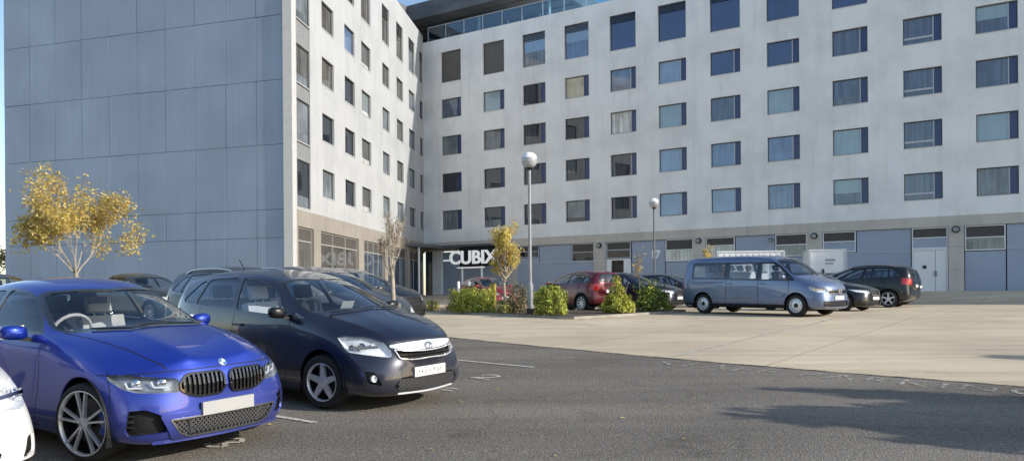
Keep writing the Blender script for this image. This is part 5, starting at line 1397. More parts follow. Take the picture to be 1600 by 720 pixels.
# canopy with the name sign
can = empty('entrance_canopy', (*W2(0, 0), 0), A_W); tag(can, 'dark flat entrance canopy in the inner corner on slim white posts', 'canopy')
m = MB(); m.box((-1.4, -1.05, 5.40), (8.4, -.06, 5.62)); m.box((-1.4, -9.5, 5.40), (2.6, -1.05, 5.62)); m.build('canopy_slab', simple('canopy_grey', (.10, .11, .12), .5, var=.2), can)
for x, y in ((5.15, -1.9), (6.95, -1.9), (2.2, -3.5)):
    m = MB(); m.tube([(x, y, 1.3), (x, y, 5.40 if x < 3 else 3.86)], .085 if x > 0 else .16, 12); m.build('post', MAT['frame_white'], can, smooth=50)
sg = empty('name_sign', (*W2(0, 2.05), 0), A_W); tag(sg, 'CUBIX name sign in white letters on a black board at the entrance', 'sign')
m = MB(); m.box((5.0, .0, 3.86), (8.30, .12, 5.38)); m.build('sign_board', simple('sign_black', (.012, .012, .014), .85, spec=.2), sg)
SL = simple('sign_white_glow', (.93, .94, .95), .5); SL.node_tree.nodes['Principled BSDF'].inputs['Emission Color'].default_value = (1, 1, 1, 1); SL.node_tree.nodes['Principled BSDF'].inputs['Emission Strength'].default_value = .30  # faint glow added so letters and rail read white in shade
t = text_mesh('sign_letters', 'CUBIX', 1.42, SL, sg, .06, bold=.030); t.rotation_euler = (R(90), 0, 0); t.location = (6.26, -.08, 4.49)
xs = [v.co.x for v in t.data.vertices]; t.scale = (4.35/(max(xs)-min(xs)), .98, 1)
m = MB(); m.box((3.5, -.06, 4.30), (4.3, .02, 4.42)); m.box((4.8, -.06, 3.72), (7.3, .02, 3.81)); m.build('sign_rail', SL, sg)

# bulkhead lamps
for k, (w, z) in enumerate([(8.47, 5.12), (15.82, 5.15), (23.08, 5.17), (30.35, 5.15), (37.9, 5.17)]):
    x, y = W2(w, .06); o = empty('wall_lamp', (x, y, z), A_W)
    tag(o, ['round black wall lamp on the stone pier behind the tall lamp post', 'round black wall lamp on the stone pier left of the glazed side door', 'round black wall lamp on the stone pier above the blue van roof', 'round black wall lamp on the stone pier above the white container', 'round black wall lamp on the stone pier right of the white double door'][k], 'wall lamp', 'round lamps on the stone piers')
    m = MB(); m.lathe([(.0, -.16), (.14, -.15), (.19, -.08), (.2, .0), (.2, .05)], 20, 0, None, axis='y'); m.build('lamp_body', MAT['black_trim'], o, smooth=40)
    m = MB(); m.lathe([(.0, -.175), (.10, -.168), (.135, -.155)], 16, 0, Matrix.Translation((0, 0, -.02)), axis='y'); m.build('diffuser', MAT['steel'], o, smooth=40)
x, y = W2(27.75, .05); o = empty('security_light', (x, y, 5.0), A_W); tag(o, 'small black security light on the blue panel above the van', 'security light')
m = MB(); m.box((-.12, -.18, -.1), (.12, -.02, .12)); m.build('lamp_body', MAT['black_trim'], o)
m = MB(); m.box((-.10, -.19, -.08), (.10, -.18, .06)); m.build('diffuser', MAT['steel'], o)

# roof terrace: glass balustrade and overhanging flat roof
tr = empty('roof_pavilion', (CX, CY, 0), A_W); tag(tr, 'dark flat roofed glass pavilion set on top of the building corner', 'roof pavilion')
m = MB(); m.box((-26, -.5, 24.25), (12.5, 14, 24.75)); m.box((-20, -7.5, 24.25), (-1.2, -.5, 24.75)); m.box((-19.5, -7.2, 24.75), (-1.5, -.2, 25.7)); m.box((-26, -.2, 24.75), (12.2, 13.5, 25.7))
for k in range(9): m.box((-15.5, .6+k*1.4, 24.15), (12.2, .72+k*1.4, 24.25))
m.build('roof_slab', simple('pavilion_soffit', (.12, .13, .145), .6, var=.25, vscale=.6), tr)
m = MB(); m.box((-16, 3.6, 21.5), (9.5, 3.7, 24.25)); m.build('glass_wall', PANE['glaze'], tr)
m = MB()
for k in range(9): m.box((-15+3*k, 3.5, 21.5), (-14.85+3*k, 3.62, 24.25))
m.build('mullions', MAT['frame_grey'], tr)
for x in (-2.0, 4.5, 11.0):
    m = MB(); m.tube([(x, 1.6, 21.5), (x, 1.6, 24.25)], .12, 10); m.build('column', MAT['frame_grey'], tr)
MAT['glass_rail'] = glass('glass_balustrade', (.62, .80, .90), boost=.05)
ba = empty('glass_balustrade', (CX, CY, 0), A_W); tag(ba, 'glass balustrade with slim posts along the roof edge', 'balustrade')
x = .4
while x < 30:
    m = MB(); m.box((x+.03, .20, 22.43), (x+1.77, .225, 23.6)); m.build('glass_panel', MAT['glass_rail'], ba); x += 1.8
m = MB()
for k in range(18): m.box((.38+1.8*k, .18, 22.4), (.43+1.8*k, .25, 23.62))
m.box((.38, .18, 23.6), (31, .25, 23.65)); m.build('balustrade_frame', MAT['frame_grey'], ba)

# ---- short wing with the blank gable
blk = empty('apartment_building', (EX, EY, 0), A_M)
tag(blk, 'sunlit white apartment wing with narrow windows and a blank blue clad gable', 'building')
LM = 26.53
T0 = lambda t: LM-t
cols = [(22.49, 20.71), (18.94, 17.19), (15.89, 14.05), (11.48, 9.84), (7.98, 6.25), (4.59, 2.80), (1.20, .12)]
ops = []; wins = []
for i, (a, b) in enumerate(cols):
    xa, xb = T0(a), T0(b)
    for r in range(4): ops.append((xa, xb, 6.98+3*r, 8.45+3*r)); wins.append((i, r, ops[-1]))
    if i > 1: ops.append((xa, xb, 18.9, 21.45)); wins.append((i, 4, ops[-1]))
    else: ops.append((xa, xb, 19.0, 20.5)); wins.append((i, 4, ops[-1]))
sx0, sx1 = T0(25.88), T0(24.17)
strip_z = [(6.09, 8.43), (9.33, 11.42), (12.2, 14.1), (15.35, 17.35), (18.4, 20.6)]
for z0, z1 in strip_z: ops.append((sx0, sx1, z0, z1))
for a_, b_ in zip(strip_z, strip_z[1:]): ops.append((sx0, sx1, a_[1]+.0001, b_[0]-.0001))
m = MB(); wall_grid(m, .45, LM+.0, 5.95, 23.0, ops, depth=.2)
m.quad((0, 0, 23.0), (LM, 0, 23.0), (LM, .35, 23.0), (0, .35, 23.0)); m.quad((0, 0, 5.95), (0, .3, 5.95), (LM, .3, 5.95), (LM, 0, 5.95))
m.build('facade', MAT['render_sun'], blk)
m = MB(); m.box((-.03, -.05, 1.0), (.44, .4, 23.0)); m.build('corner_trim', simple('trim_white', (.52, .52, .51), .6, var=.06), blk)
kinds = ['warm', 'dark', 'warm', 'steel', 'warm', 'steel', 'steel']
rr = random.Random(5)
for i, r, (a, b, c_, d) in wins:
    k = kinds[i] if rr.random() < .6 else rr.choice(['dark', 'warm', 'steel', 'green'])
    if i == 1 and r == 3: k = 'blue'
    hf = (.22, 'white') if (i == 2 and r < 4) else None
    wo = window_part(blk, a, b, c_, d, .15, k, side=0, half=hf)
    if r == 4 and i > 2:
        q = MB()
        for z in range(5): q.box((a+.05, .06, d-.12-.14*z), (b-.05, .10, d-.06-.14*z))
        q.build('louvre', MAT['soffit'], wo)
for z0, z1 in strip_z:
    f = window_part(blk, sx0, sx1, z0, z1, .10, rr.choice(['warm', 'steel', 'dark']), side=0, fw=.06, half=(.25, 'steel'))
for a_, b_ in zip(strip_z, strip_z[1:]):
    m = MB(); m.box((sx0, .06, a_[1]+.02), (sx1, .2, b_[0]-.04)); m.build('spandrel', simple('spandrel_grey', (.24, .25, .26), .5, var=.1), blk)
# ground floor of the short wing
m = MB(); x = .45
while x < LM-.2: m.box((x, -.03, 5.12), (min(LM, x+2.2)-.012, .3, 5.945)); x += 2.2
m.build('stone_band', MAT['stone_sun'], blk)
for a, b in ((25.93+.15, 25.99), ):
    pass
for a, b in ((.45, .62), (2.62, 3.60), (9.75, 10.75), (15.2, 15.9), (21.0, 21.7)):
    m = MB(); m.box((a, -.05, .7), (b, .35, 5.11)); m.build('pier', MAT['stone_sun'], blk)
def shop(a, b, n, kind):
    m = MB(); y = .12; f = .045
    m.box((a, y-.04, 5.04), (b, y+.05, 5.11)); m.box((a, y-.04, 4.40), (b, y+.05, 4.47)); m.box((a, y-.04, .8), (b, y+.05, 1.1))
    for k in range(n+1):
        xx = a+(b-a)*k/n; m.box((max(a, xx-f/2), y-.05, 1.1), (min(b, xx+f/2), y+.06, 5.04))
    w = m.build('shop_window', simple('shop_frame', (.34, .34, .33), .5), blk)
    for k in range(n):
        xa = a+(b-a)*k/n+f/2; xb = a+(b-a)*(k+1)/n-f/2
        g_ = MB(); g_.quad((xa, y, 4.47), (xb, y, 4.47), (xb, y, 5.04), (xa, y, 5.04)); g_.build('louvre', MAT['louvre'], w)
        g_ = MB(); g_.quad((xa, y, 1.1), (xb, y, 1.1), (xb, y, 4.40), (xa, y, 4.40)); g_.build('pane', PANE[kind], w)
shop(.64, 2.60, 1, 'warm'); shop(3.62, 9.73, 3, 'warm'); shop(10.77, 15.18, 4, 'glaze'); shop(15.92, 20.98, 3, 'glaze'); shop(21.72, LM-.1, 3, 'glaze')
m = MB(); m.box((.2, .36, .8), (LM, .45, 5.9)); m.build('back_wall', MAT['soffit'], blk)
# blank gable: metal sheets on a dark backing, in the frame of this block
TP = Matrix.Rotation(-A_M, 4, 'Z') @ Matrix.Rotation(A_P, 4, 'Z')   # gable frame inside the block frame
m = MB()
m.box((-18.0, .06, .6), (-.02, .40, 23.0), 0, TP); m.build('gable_wall', MAT['seam'] if False else simple('joint_backing', (.17, .20, .25), .8), blk)
def cladding(nt, b, tc):
    sp = N(nt, 'ShaderNodeSeparateXYZ'); 
    mp = N(nt, 'ShaderNodeMapping'); mp.inputs['Rotation'].default_value = (0, 0, A_M-A_P); L(nt, tc.outputs['Object'], mp.inputs[0])
    w = N(nt, 'ShaderNodeTexWave', wave_type='BANDS', bands_direction='X', Scale=1.7, Distortion=.0); L(nt, mp.outputs[0], w.inputs['Vector'])
    n1 = N(nt, 'ShaderNodeTexNoise', Scale=.28, Detail=6.0); L(nt, mp.outputs[0], n1.inputs['Vector'])
    m2 = N(nt, 'ShaderNodeMapping'); m2.inputs['Scale'].default_value = (6, 6, .12); L(nt, mp.outputs[0], m2.inputs[0])
    n2 = N(nt, 'ShaderNodeTexNoise', Scale=1.0, Detail=4.0); L(nt, m2.outputs[0], n2.inputs['Vector'])
    c = (.325, .385, .48)
    r = ramp(nt, n1.outputs['Fac'], [(.3, tuple(x*.88 for x in c)), (.7, tuple(x*1.12 for x in c))])
    r2 = ramp(nt, n2.outputs['Fac'], [(.3, (.95, .95, .955)), (.7, (1.03, 1.03, 1.03))])
    mx = N(nt, 'ShaderNodeMix', data_type='RGBA', blend_type='MULTIPLY'); mx.inputs[0].default_value = .9; L(nt, r.outputs[0], mx.inputs[6]); L(nt, r2.outputs[0], mx.inputs[7]); L(nt, mx.outputs[2], b.inputs['Base Color'])
    b.inputs['Roughness'].default_value = .5; b.inputs['Metallic'].default_value = .15
    bp = N(nt, 'ShaderNodeBump', Strength=.07, Distance=.02); L(nt, w.outputs['Fac'], bp.inputs['Height']); L(nt, bp.outputs[0], b.inputs['Normal'])
MAT['cladding'] = ground_mat('blue_grey_cladding', cladding)
m = MB(); vx = [0, .18, 1.93, 3.70, 5.51, 7.30, 9.05, 10.85, 12.65, 14.42, 16.18, 18.0]; zz = [.7, 4.53, 5.9, 9.04, 12.16, 15.28, 18.4, 21.5, 23.0]
rg = random.Random(3)
for a, b in zip(vx, vx[1:]):
    for c_, d in zip(zz, zz[1:]):
        dy = rg.uniform(-.006, .006); Q = TP @ Matrix.Translation((-(a+b)/2, .025+dy, (c_+d)/2)) @ Matrix.Rotation(R(rg.uniform(-.28, .28)), 4, 'Z') @ Matrix.Rotation(R(rg.uniform(-.15, .15)), 4, 'X')
        m.box((-(b-a)/2+.010, -.025, -(d-c_)/2+.011), ((b-a)/2-.010, .025, (d-c_)/2-.011), 0, Q)
m.build('gable_cladding', MAT['cladding'], blk)
m = MB(); m.box((-18.06, -.06, 22.98), (-.0, .4, 23.1), 0, TP); m.build('coping', MAT['frame_grey'], blk)
m = MB(); m.box((-18.0, .4, .6), (-17.9, 12, 23.0), 0, TP); m.build('end_wall', MAT['cladding'], blk)
m = MB(); m.poly([(0, .36, 22.5), (LM, .36, 22.5), (LM, 22, 22.5), tuple(TP @ Vector((-18, 12, 22.5))), tuple(TP @ Vector((-18, .3, 22.5)))]); m.build('flat_roof', MAT['soffit'], blk)
# ------------------------------------------------------------- vegetation
def leaf_mat(name, c, trans=.3):
    m, nt, b = nodes(name); tc = N(nt, 'ShaderNodeTexCoord')
    n = N(nt, 'ShaderNodeTexNoise', Scale=3.5, Detail=4.0); L(nt, tc.outputs['Object'], n.inputs['Vector'])
    r = ramp(nt, n.outputs['Fac'], [(.3, tuple(x*.62 for x in c)), (.55, c), (.75, tuple(min(1, x*1.35) for x in c))]); L(nt, r.outputs[0], b.inputs['Base Color'])
    b.inputs['Roughness'].default_value = .6; b.inputs['Specular IOR Level'].default_value = .25
    tl = N(nt, 'ShaderNodeBsdfTranslucent'); L(nt, r.outputs[0], tl.inputs[0])
    mix = N(nt, 'ShaderNodeMixShader'); mix.inputs[0].default_value = trans; L(nt, b.outputs[0], mix.inputs[1]); L(nt, tl.outputs[0], mix.inputs[2]); L(nt, mix.outputs[0], nt.nodes['Material Output'].inputs['Surface'])
    return m
LY = [leaf_mat('leaf_yellow', (.76, .58, .16), .45), leaf_mat('leaf_gold', (.80, .65, .28), .45), leaf_mat('leaf_olive', (.54, .48, .14), .4), leaf_mat('leaf_tan', (.52, .36, .16), .4)]
LG = [leaf_mat('leaf_lime', (.52, .55, .09)), leaf_mat('leaf_green', (.25, .33, .06)), leaf_mat('leaf_deep', (.09, .15, .03)), leaf_mat('leaf_yellow_green', (.66, .60, .15))]
LB = [leaf_mat('leaf_dry', (.28, .19, .11)), leaf_mat('leaf_sage', (.17, .18, .08)), leaf_mat('leaf_deep2', (.06, .09, .03)), leaf_mat('leaf_pale_dry', (.42, .32, .21))]
BARK = simple('bark', (.20, .165, .125), .9, var=.4, vscale=9, bump=.6, bscale=40)
BARK_P = simple('bark_pale', (.42, .36, .28), .9, var=.3, vscale=9, bump=.5, bscale=40)
def leaf(m, p, n, size, rnd, mi):
    n = n.normalized() if n.length > 1e-4 else Vector((0, 0, 1))
    t = n.cross(Vector((rnd.uniform(-1, 1), rnd.uniform(-1, 1), rnd.uniform(-1, 1))))
    if t.length < 1e-3: t = Vector((1, 0, 0))
    t.normalize(); b = n.cross(t); l = size*rnd.uniform(.7, 1.3); w = l*rnd.uniform(.45, .7)
    m.poly([p-t*l*.5, p+b*w*.5+n*l*.06, p+t*l*.5, p-b*w*.5+n*l*.06], mi)
def rv(rnd):
    while True:
        v = Vector((rnd.uniform(-1, 1), rnd.uniform(-1, 1), rnd.uniform(-1, 1)))
        if .01 < v.length <= 1: return v
def grow(m, p, d, length, rad, depth, rnd, ends, spread=.6, up=.25, seg=5, minr=.004, kids=(3, 4), ratio=.66):
    pts = [p.copy()]; rs = [rad]; n = 4; q = p.copy(); dd = d.normalized()
    for k in range(n):
        dd = (dd+rv(rnd)*.16+Vector((0, 0, up*.12))).normalized(); q = q+dd*(length/n); pts.append(q.copy()); rs.append(max(minr, rad*(1-.45*(k+1)/n)))
    m.tube(pts, rs, seg if depth > 1 else 4, 0, cap=False)
    if depth <= 1: ends.append((pts[2], dd)); ends.append((pts[3], dd))
    if depth == 0:
        ends.append((pts[-1], dd)); return
    for j in range(rnd.randint(*kids)):
        i = rnd.choice([2, 3, 4]) if j else 4
        nd = (dd+rv(rnd)*spread+Vector((0, 0, up))).normalized()
        grow(m, pts[i], nd, length*ratio*rnd.uniform(.8, 1.2), max(minr, rs[i]*.68), depth-1, rnd, ends, spread, up, seg, minr, kids, ratio)
def tree(name, label, x, y, height, trunk_h, trunk_r, crown, mats, seed, leaves, leaf_size, depth=3, limb=1.2, spread=.7, up=.25, bark=None, cat='tree', group=None, first=5, clump=.28, squash=1.0, kids=(3, 4), ratio=.66, low=.88, thin=1.0):
    rnd = random.Random(seed); root = empty(name, (x, y, ground_z(x, y))); tag(root, label, cat, group)
    m = MB(); ends = []; top = Vector((rnd.uniform(-.05, .05), rnd.uniform(-.05, .05), trunk_h))
    m.tube([Vector((0, 0, -.1)), Vector((.01, 0, trunk_h*.25)), Vector((rnd.uniform(-.03, .03), rnd.uniform(-.03, .03), trunk_h*.6)), top], [trunk_r*1.35, trunk_r, trunk_r*.9, trunk_r*.8], 10, 0, cap=False)
    for k in range(first):
        a = 2*math.pi*(k+rnd.uniform(-.25, .25))/first
        d = Vector((math.cos(a)*spread, math.sin(a)*spread, .75+up))
        z0 = trunk_h*(rnd.uniform(low, 1.0) if k else 1)
        grow(m, Vector((top.x*z0/trunk_h, top.y*z0/trunk_h, z0)), d if k else Vector((.05, 0, 1)), limb*rnd.uniform(.8, 1.15)*(1 if k else 1.2), trunk_r*.55*thin, depth, rnd, ends, spread, up, kids=kids, ratio=ratio)
    zs = [e[0].z for e in ends]; f = (height-trunk_h)/max(.1, max(zs)-trunk_h)
    # fit the crown height by scaling everything above the fork
    def fit(v): return (v[0]*squash, v[1]*squash, trunk_h+(v[2]-trunk_h)*f) if v[2] > trunk_h else tuple(v)
    m.v = [fit(v) for v in m.v]; ends = [(Vector(fit(p)), d) for p, d in ends]
    m.build('trunk', bark or BARK, root, smooth=60)
    if leaves:
        c = MB(); ctr = Vector((0, 0, (height+trunk_h)/2))
        dens = [max(.15, pnoise(p*1.3+Vector((seed, 0, 0)))+.62) for p, d in ends]; tot = sum(dens)
        for (p, d), w in zip(ends, dens):
            for _ in range(int(leaves*w/tot+rnd.random())):
                q = p+rv(rnd)*clump
                o = (q-ctr); nrm = o.normalized()*.5+rv(rnd)+Vector((0, 0, .4))
                mi = rnd.choices(range(len(mats)), [5, 4, 2.0, 2.0][:len(mats)])[0]
                leaf(c, q, nrm, leaf_size, rnd, mi)
        c.build('crown', mats, root)
    return root
def shrub(name, label, x, y, dims, mats, weights, seed, n, size, shape='box', rz=0.0, group=None, inner=True, rough=.12, cat='shrub'):
    rnd = random.Random(seed); root = empty(name, (x, y, ground_z(x, y)+.10), rz); tag(root, label, cat, group)
    hx, hy, h = dims[0]/2, dims[1]/2, dims[2]
    m = MB()
    for k in range(7):
        a = rnd.uniform(0, 6.28); m.tube([(rnd.uniform(-.3, .3)*hx, rnd.uniform(-.3, .3)*hy, -.05), (.5*hx*math.cos(a), .5*hy*math.sin(a), h*.55), (.75*hx*math.cos(a+.2), .75*hy*math.sin(a+.2), h*.85)], [.02, .012, .006], 5)
    m.build('stems', BARK, root)
    c = MB()
    def rad(v):   # 0..1 surface test by shape, with lumps
        lump = 1+rough*2.2*pnoise(Vector((v.x*2.6/hx, v.y*2.6/hy, v.z*3/h))+Vector((seed*3.1, 0, 0)))
        a, b, z = v.x/hx, v.y/hy, v.z/h
        if shape == 'box': return max(abs(a)**1, abs(b)**1, z*1.0, (abs(a)**4+abs(b)**4+max(0, z)**6)**.22*.97)/lump
        if shape == 'dome': return math.sqrt(a*a+b*b+(max(0, z-.25)/.75)**2)/lump
        if shape == 'flame':
            ww = max(.12, 1-1.05*z if z > .2 else .72+.35*z/.2); ww = min(1, ww+.10)
            return max(math.sqrt(a*a+b*b)/ww, z)/lump
    k = 0; tries = 0
    while k < n and tries < n*30:
        tries += 1
        v = Vector((rnd.uniform(-1.1, 1.1)*hx, rnd.uniform(-1.1, 1.1)*hy, rnd.uniform(.02, 1.1)*h)); r = rad(v)
        if r > 1: continue
        if r < .70 and rnd.random() < (.86 if inner else .3): continue
        o = Vector((v.x/hx, v.y/hy, (v.z/h-.35)*1.4))
        gap = pnoise(v*4.5+Vector((0, seed*1.7, 0)))
        if gap < -.28 and r > .8: continue
        mi = rnd.choices(range(len(mats)), weights)[0]
        leaf(c, v, o+rv(rnd)*.9, size, rnd, mi); k += 1
    c.build('foliage', mats, root)
    return root

# yellow autumn tree by the gable, island trees
tree('autumn_tree', 'broad golden autumn tree in front of the blue clad gable', -14.75, 26.0, 4.95, 1.55, .095, None, LY, 11, 8200, .115, depth=3, limb=1.35, spread=.92, up=.16, bark=BARK_P, first=7, clump=.34, squash=.82, thin=.55)
tree('bare_tree', 'thin almost bare tree with fine upright twigs in front of the dark grey car', -2.24, 14.55, 2.72, 1.70, .050, None, LY[3:]+LB[:1], 4, 330, .035, depth=4, limb=.42, spread=.60, up=.42, bark=BARK_P, first=7, clump=.10, squash=.80, kids=(2, 4), ratio=.70, low=.80, thin=.55)
tree('young_tree', 'slim young tree with yellow green leaves in front of the name sign', -.26, 27.4, 3.45, 1.95, .055, None, [LY[0], LY[1], LG[3], LY[2]], 22, 3600, .10, depth=3, limb=.52, spread=.80, up=.25, bark=BARK_P, first=12, clump=.17, squash=.9, low=.38)
tree('sapling', 'thin sapling with a few orange leaves in front of the wall number', 4.62, 27.9, 2.35, 1.1, .022, None, [LY[3], LY[1]], 6, 95, .10, depth=2, limb=.50, spread=.5, up=.4, first=4, clump=.15, squash=.55)
tree('sapling', 'thin sapling with bright yellow leaves behind the blue van', 8.55, 33.2, 2.75, 1.9, .022, None, [LY[0], LY[1]], 8, 120, .13, depth=2, limb=.42, spread=.6, up=.3, first=4, clump=.16, squash=.7)
# shrubs of the island
shrub('clipped_hedge', 'wide clipped lime green hedge block left of the lamp post', -1.38, 26.9, (1.72, .85, .80), LG, [5, 3, 2, 3], 1, 5200, .075, 'box', R(-35))
shrub('clipped_hedge', 'small cube shaped clipped hedge right of the lamp post', 1.20, 24.15, (.98, .95, .86), LG, [4, 3.5, 2.5, 2], 2, 4600, .07, 'box', R(-12))
shrub('pointed_shrub', 'bright yellow green shrub rising to a point behind the kerb corner', 3.45, 25.1, (1.12, 1.0, 1.14), LG, [5, 2, 1, 4], 3, 3400, .085, 'flame', .2, rough=.34)
shrub('loose_shrub', 'loose dark green shrub in front of the navy car', 4.85, 26.7, (1.35, 1.0, 1.0), LG, [1.5, 3, 4, .6], 4, 2200, .085, 'dome', .4, rough=.3, inner=False)
shrub('loose_shrub', 'dry brown and sage shrub behind the lamp post base', .18, 26.1, (.95, .8, .95), LB, [3, 3, 2, 3], 5, 1500, .075, 'dome', 0, rough=.35, inner=False)
shrub('low_shrub', 'tiny yellow shrub at the left tip of the planted bed', -3.05, 29.2, (.55, .5, .42), [LG[3], LG[0], LB[0]], [4, 2, 2], 6, 500, .07, 'dome', 0, rough=.3)
shrub('low_shrub', 'low straw coloured plant tuft between kerb and wide hedge', -2.15, 28.2, (.6, .5, .30), [LB[0], LB[3], LB[1]], [3, 3, 2], 7, 420, .07, 'dome', 0, rough=.4, inner=False)
shrub('low_shrub', 'low green and straw plant in front of the dry brown shrub', -.35, 25.9, (.7, .5, .42), [LG[1], LB[3], LG[0]], [3, 2, 2], 9, 520, .07, 'dome', 0, rough=.4, inner=False)
# far greenery seen past the gable's edge, and trees to the right that shade the yard
tree('background_tree', 'brown autumn tree far beyond the edge of the blue gable', -62.0, 92.0, 6.5, 2.0, .2, None, [LY[3], LB[0], LY[2]], 31, 1500, .38, depth=3, limb=1.7, spread=.8, up=.2, clump=.5)
shade = [(16.2, 5.1, 6.0, 'slender tree to the right of the yard, nearest the asphalt edge', 41, .55), (12.5, 5.0, 5.0, 'round crowned tree to the right of the asphalt', 42, .72), (19.7, 8.65, 5.6, 'narrow tree at the right side of the pale yard', 43, .6), (15.2, 3.9, 5.2, 'broad tree at the right closest to the viewer', 44, .95)]
for x, y, h, lb, sd, sq in shade:
    tree('yard_tree', lb, x, y, h, 1.9, .09, None, [LG[1], LG[2], LY[2]], sd, 6500 if sq > .7 else 3600, .34, depth=3, limb=1.25, spread=.75, up=.25, clump=.30, squash=sq, group=None)

rl = random.Random(77); m = MB()
def strew(n, fx):
    for _ in range(n):
        x, y = fx(); z = ground_z(x, y)+(.028 if y > 21.5 else .014)
        leaf(m, Vector((x, y, z)), Vector((rl.uniform(-.35, .35), rl.uniform(-.35, .35), 1)), rl.uniform(.035, .07), rl, rl.randrange(4))
def near_kerb():
    i = rl.randrange(0, 9); a = Vector(ISL[i]); b = Vector(ISL[(i+1) % len(ISL)]); p = a+(b-a)*rl.random(); c_ = Vector((1.0, 27.0)); d_ = (p-c_).normalized()
    p += d_*abs(rl.gauss(0, .35)); return p.x, p.y
def near_cars():
    t = rl.uniform(-2, 9); return -6+t*.78+rl.gauss(0, 1.6), 13.5-t*.62+rl.gauss(0, 1.6)
def under_tree(): return -13.5+rl.gauss(0, 1.6), 24.5+rl.gauss(0, 1.8)
strew(420, near_kerb); strew(120, near_cars); strew(200, under_tree)
o = m.build('fallen_leaves', LY); tag(o, 'small yellow and tan fallen leaves scattered over the ground', 'fallen leaves', kind='stuff')
# ------------------------------------------------------- street furniture
def lamp_post(label, x, y, top, globe, r):
    z0 = ground_z(x, y); o = empty('lamp_post', (x, y, z0)); tag(o, label, 'lamp post', 'globe lamp posts'); h = top-z0
    m = MB(); m.tube([(0, 0, -.1), (0, 0, 1.05)], [r*1.7, r*1.7], 14); m.tube([(0, 0, 1.05), (0, 0, 1.12)], [r*1.7, r], 14); m.tube([(0, 0, 1.1), (0, 0, h-globe*1.9)], [r, r*.8], 14)
    m.build('post', MAT['post_paint'], o, smooth=50)
    m = MB(); m.lathe([(r*.9, 0), (r*1.3, .03), (globe*.42, globe*.35), (globe*.40, globe*.5), (0, globe*.5)], 20, 0, Matrix.Translation((0, 0, h-globe*2.25))); m.build('collar', MAT['black_trim'], o, smooth=40)
    m = MB(); pr = [(globe*math.sin(math.pi*k/14), -globe*math.cos(math.pi*k/14)) for k in range(15)]; m.lathe(pr, 24, 0, Matrix.Translation((0, 0, h-globe))); m.build('globe', MAT['globe'], o, smooth=80)
    m = MB(); m.lathe([(globe*1.015*math.sin(math.pi*k/14), globe*1.015*math.cos(math.pi*k/14)) for k in range(0, 7)], 24, 0, Matrix.Translation((0, 0, h-globe+.003))); m.build('globe_cap', MAT['frame_white'], o, smooth=80)
    m = MB(); m.box((-r*2.2, -r*2.2, .0), (r*2.2, r*2.2, .26)); m.build('base_box', MAT['black_trim'], o)
    return o
MAT['post_paint'] = simple('post_galvanised', (.30, .31, .32), .45, metal=.3, var=.12, vscale=5)
def globe_mat():
    m, nt, b = nodes('globe_acrylic'); b.inputs['Base Color'].default_value = (.62, .63, .64, 1); b.inputs['Roughness'].default_value = .15; b.inputs['Transmission Weight'].default_value = .35; b.inputs['Coat Weight'].default_value = .6; return m
MAT['globe'] = globe_mat()
lamp_post('tall grey lamp post with white globe between the two clipped hedges', .60, 25.2, 1.68+ (460-238)/1200*25.2, .265, .060)
MAT['post_paint'] = simple('post_dark_grey', (.16, .17, .18), .45, metal=.4)
lamp_post('slender far lamp post with small globe against the window rows', 7.8, 42.0, 1.68+(458-309)/1200*42.0, .27, .06)
for lb, px in (('white bollard under the name sign, left one of the pair', 716.5), ('white bollard under the name sign, right one of the pair', 733.0)):
    Y = 46.0; x = (px-800)/1200*Y; o = empty('bollard', (x, Y, ground_z(x, Y))); tag(o, lb, 'bollard', 'white bollards at the entrance')
    m = MB(); m.tube([(0, 0, 0), (0, 0, 1.42)], .085, 12); m.build('post', MAT['frame_white'], o, smooth=50)
    m = MB(); m.lathe([(.085, 1.42), (.07, 1.47), (0, 1.49)], 12); m.build('cap', MAT['frame_white'], o, smooth=50)
o = empty('marker_post', (-.86, 34.4, ground_z(-.86, 34.4)), R(-20)); tag(o, 'mustard yellow square marker post in front of the small red car', 'marker post')
m = MB(); m.box((-.12, -.10, -.05), (.12, .10, 1.12)); m.build('post', simple('mustard_paint', (.36, .28, .05), .6, var=.2), o)
m = MB(); m.box((-.135, -.115, 1.12), (.135, .115, 1.18)); m.build('cap', simple('mustard_cap', (.25, .19, .04), .6), o)
# tree guard tube at the bare tree
o = empty('tree_guard', (-2.24, 14.55, ground_z(-2.24, 14.55))); tag(o, 'short white guard tube at the foot of the bare tree', 'tree guard')
m = MB(); m.lathe([(.07, -.05), (.07, .82), (.08, .82), (.08, -.05)], 16); m.build('tube', simple('guard_plastic', (.62, .56, .48), .6, var=.15), o, smooth=50)
m = MB(); m.box((.085, -.02, -.05), (.125, .02, .95)); m.build('stake', BARK_P, o)
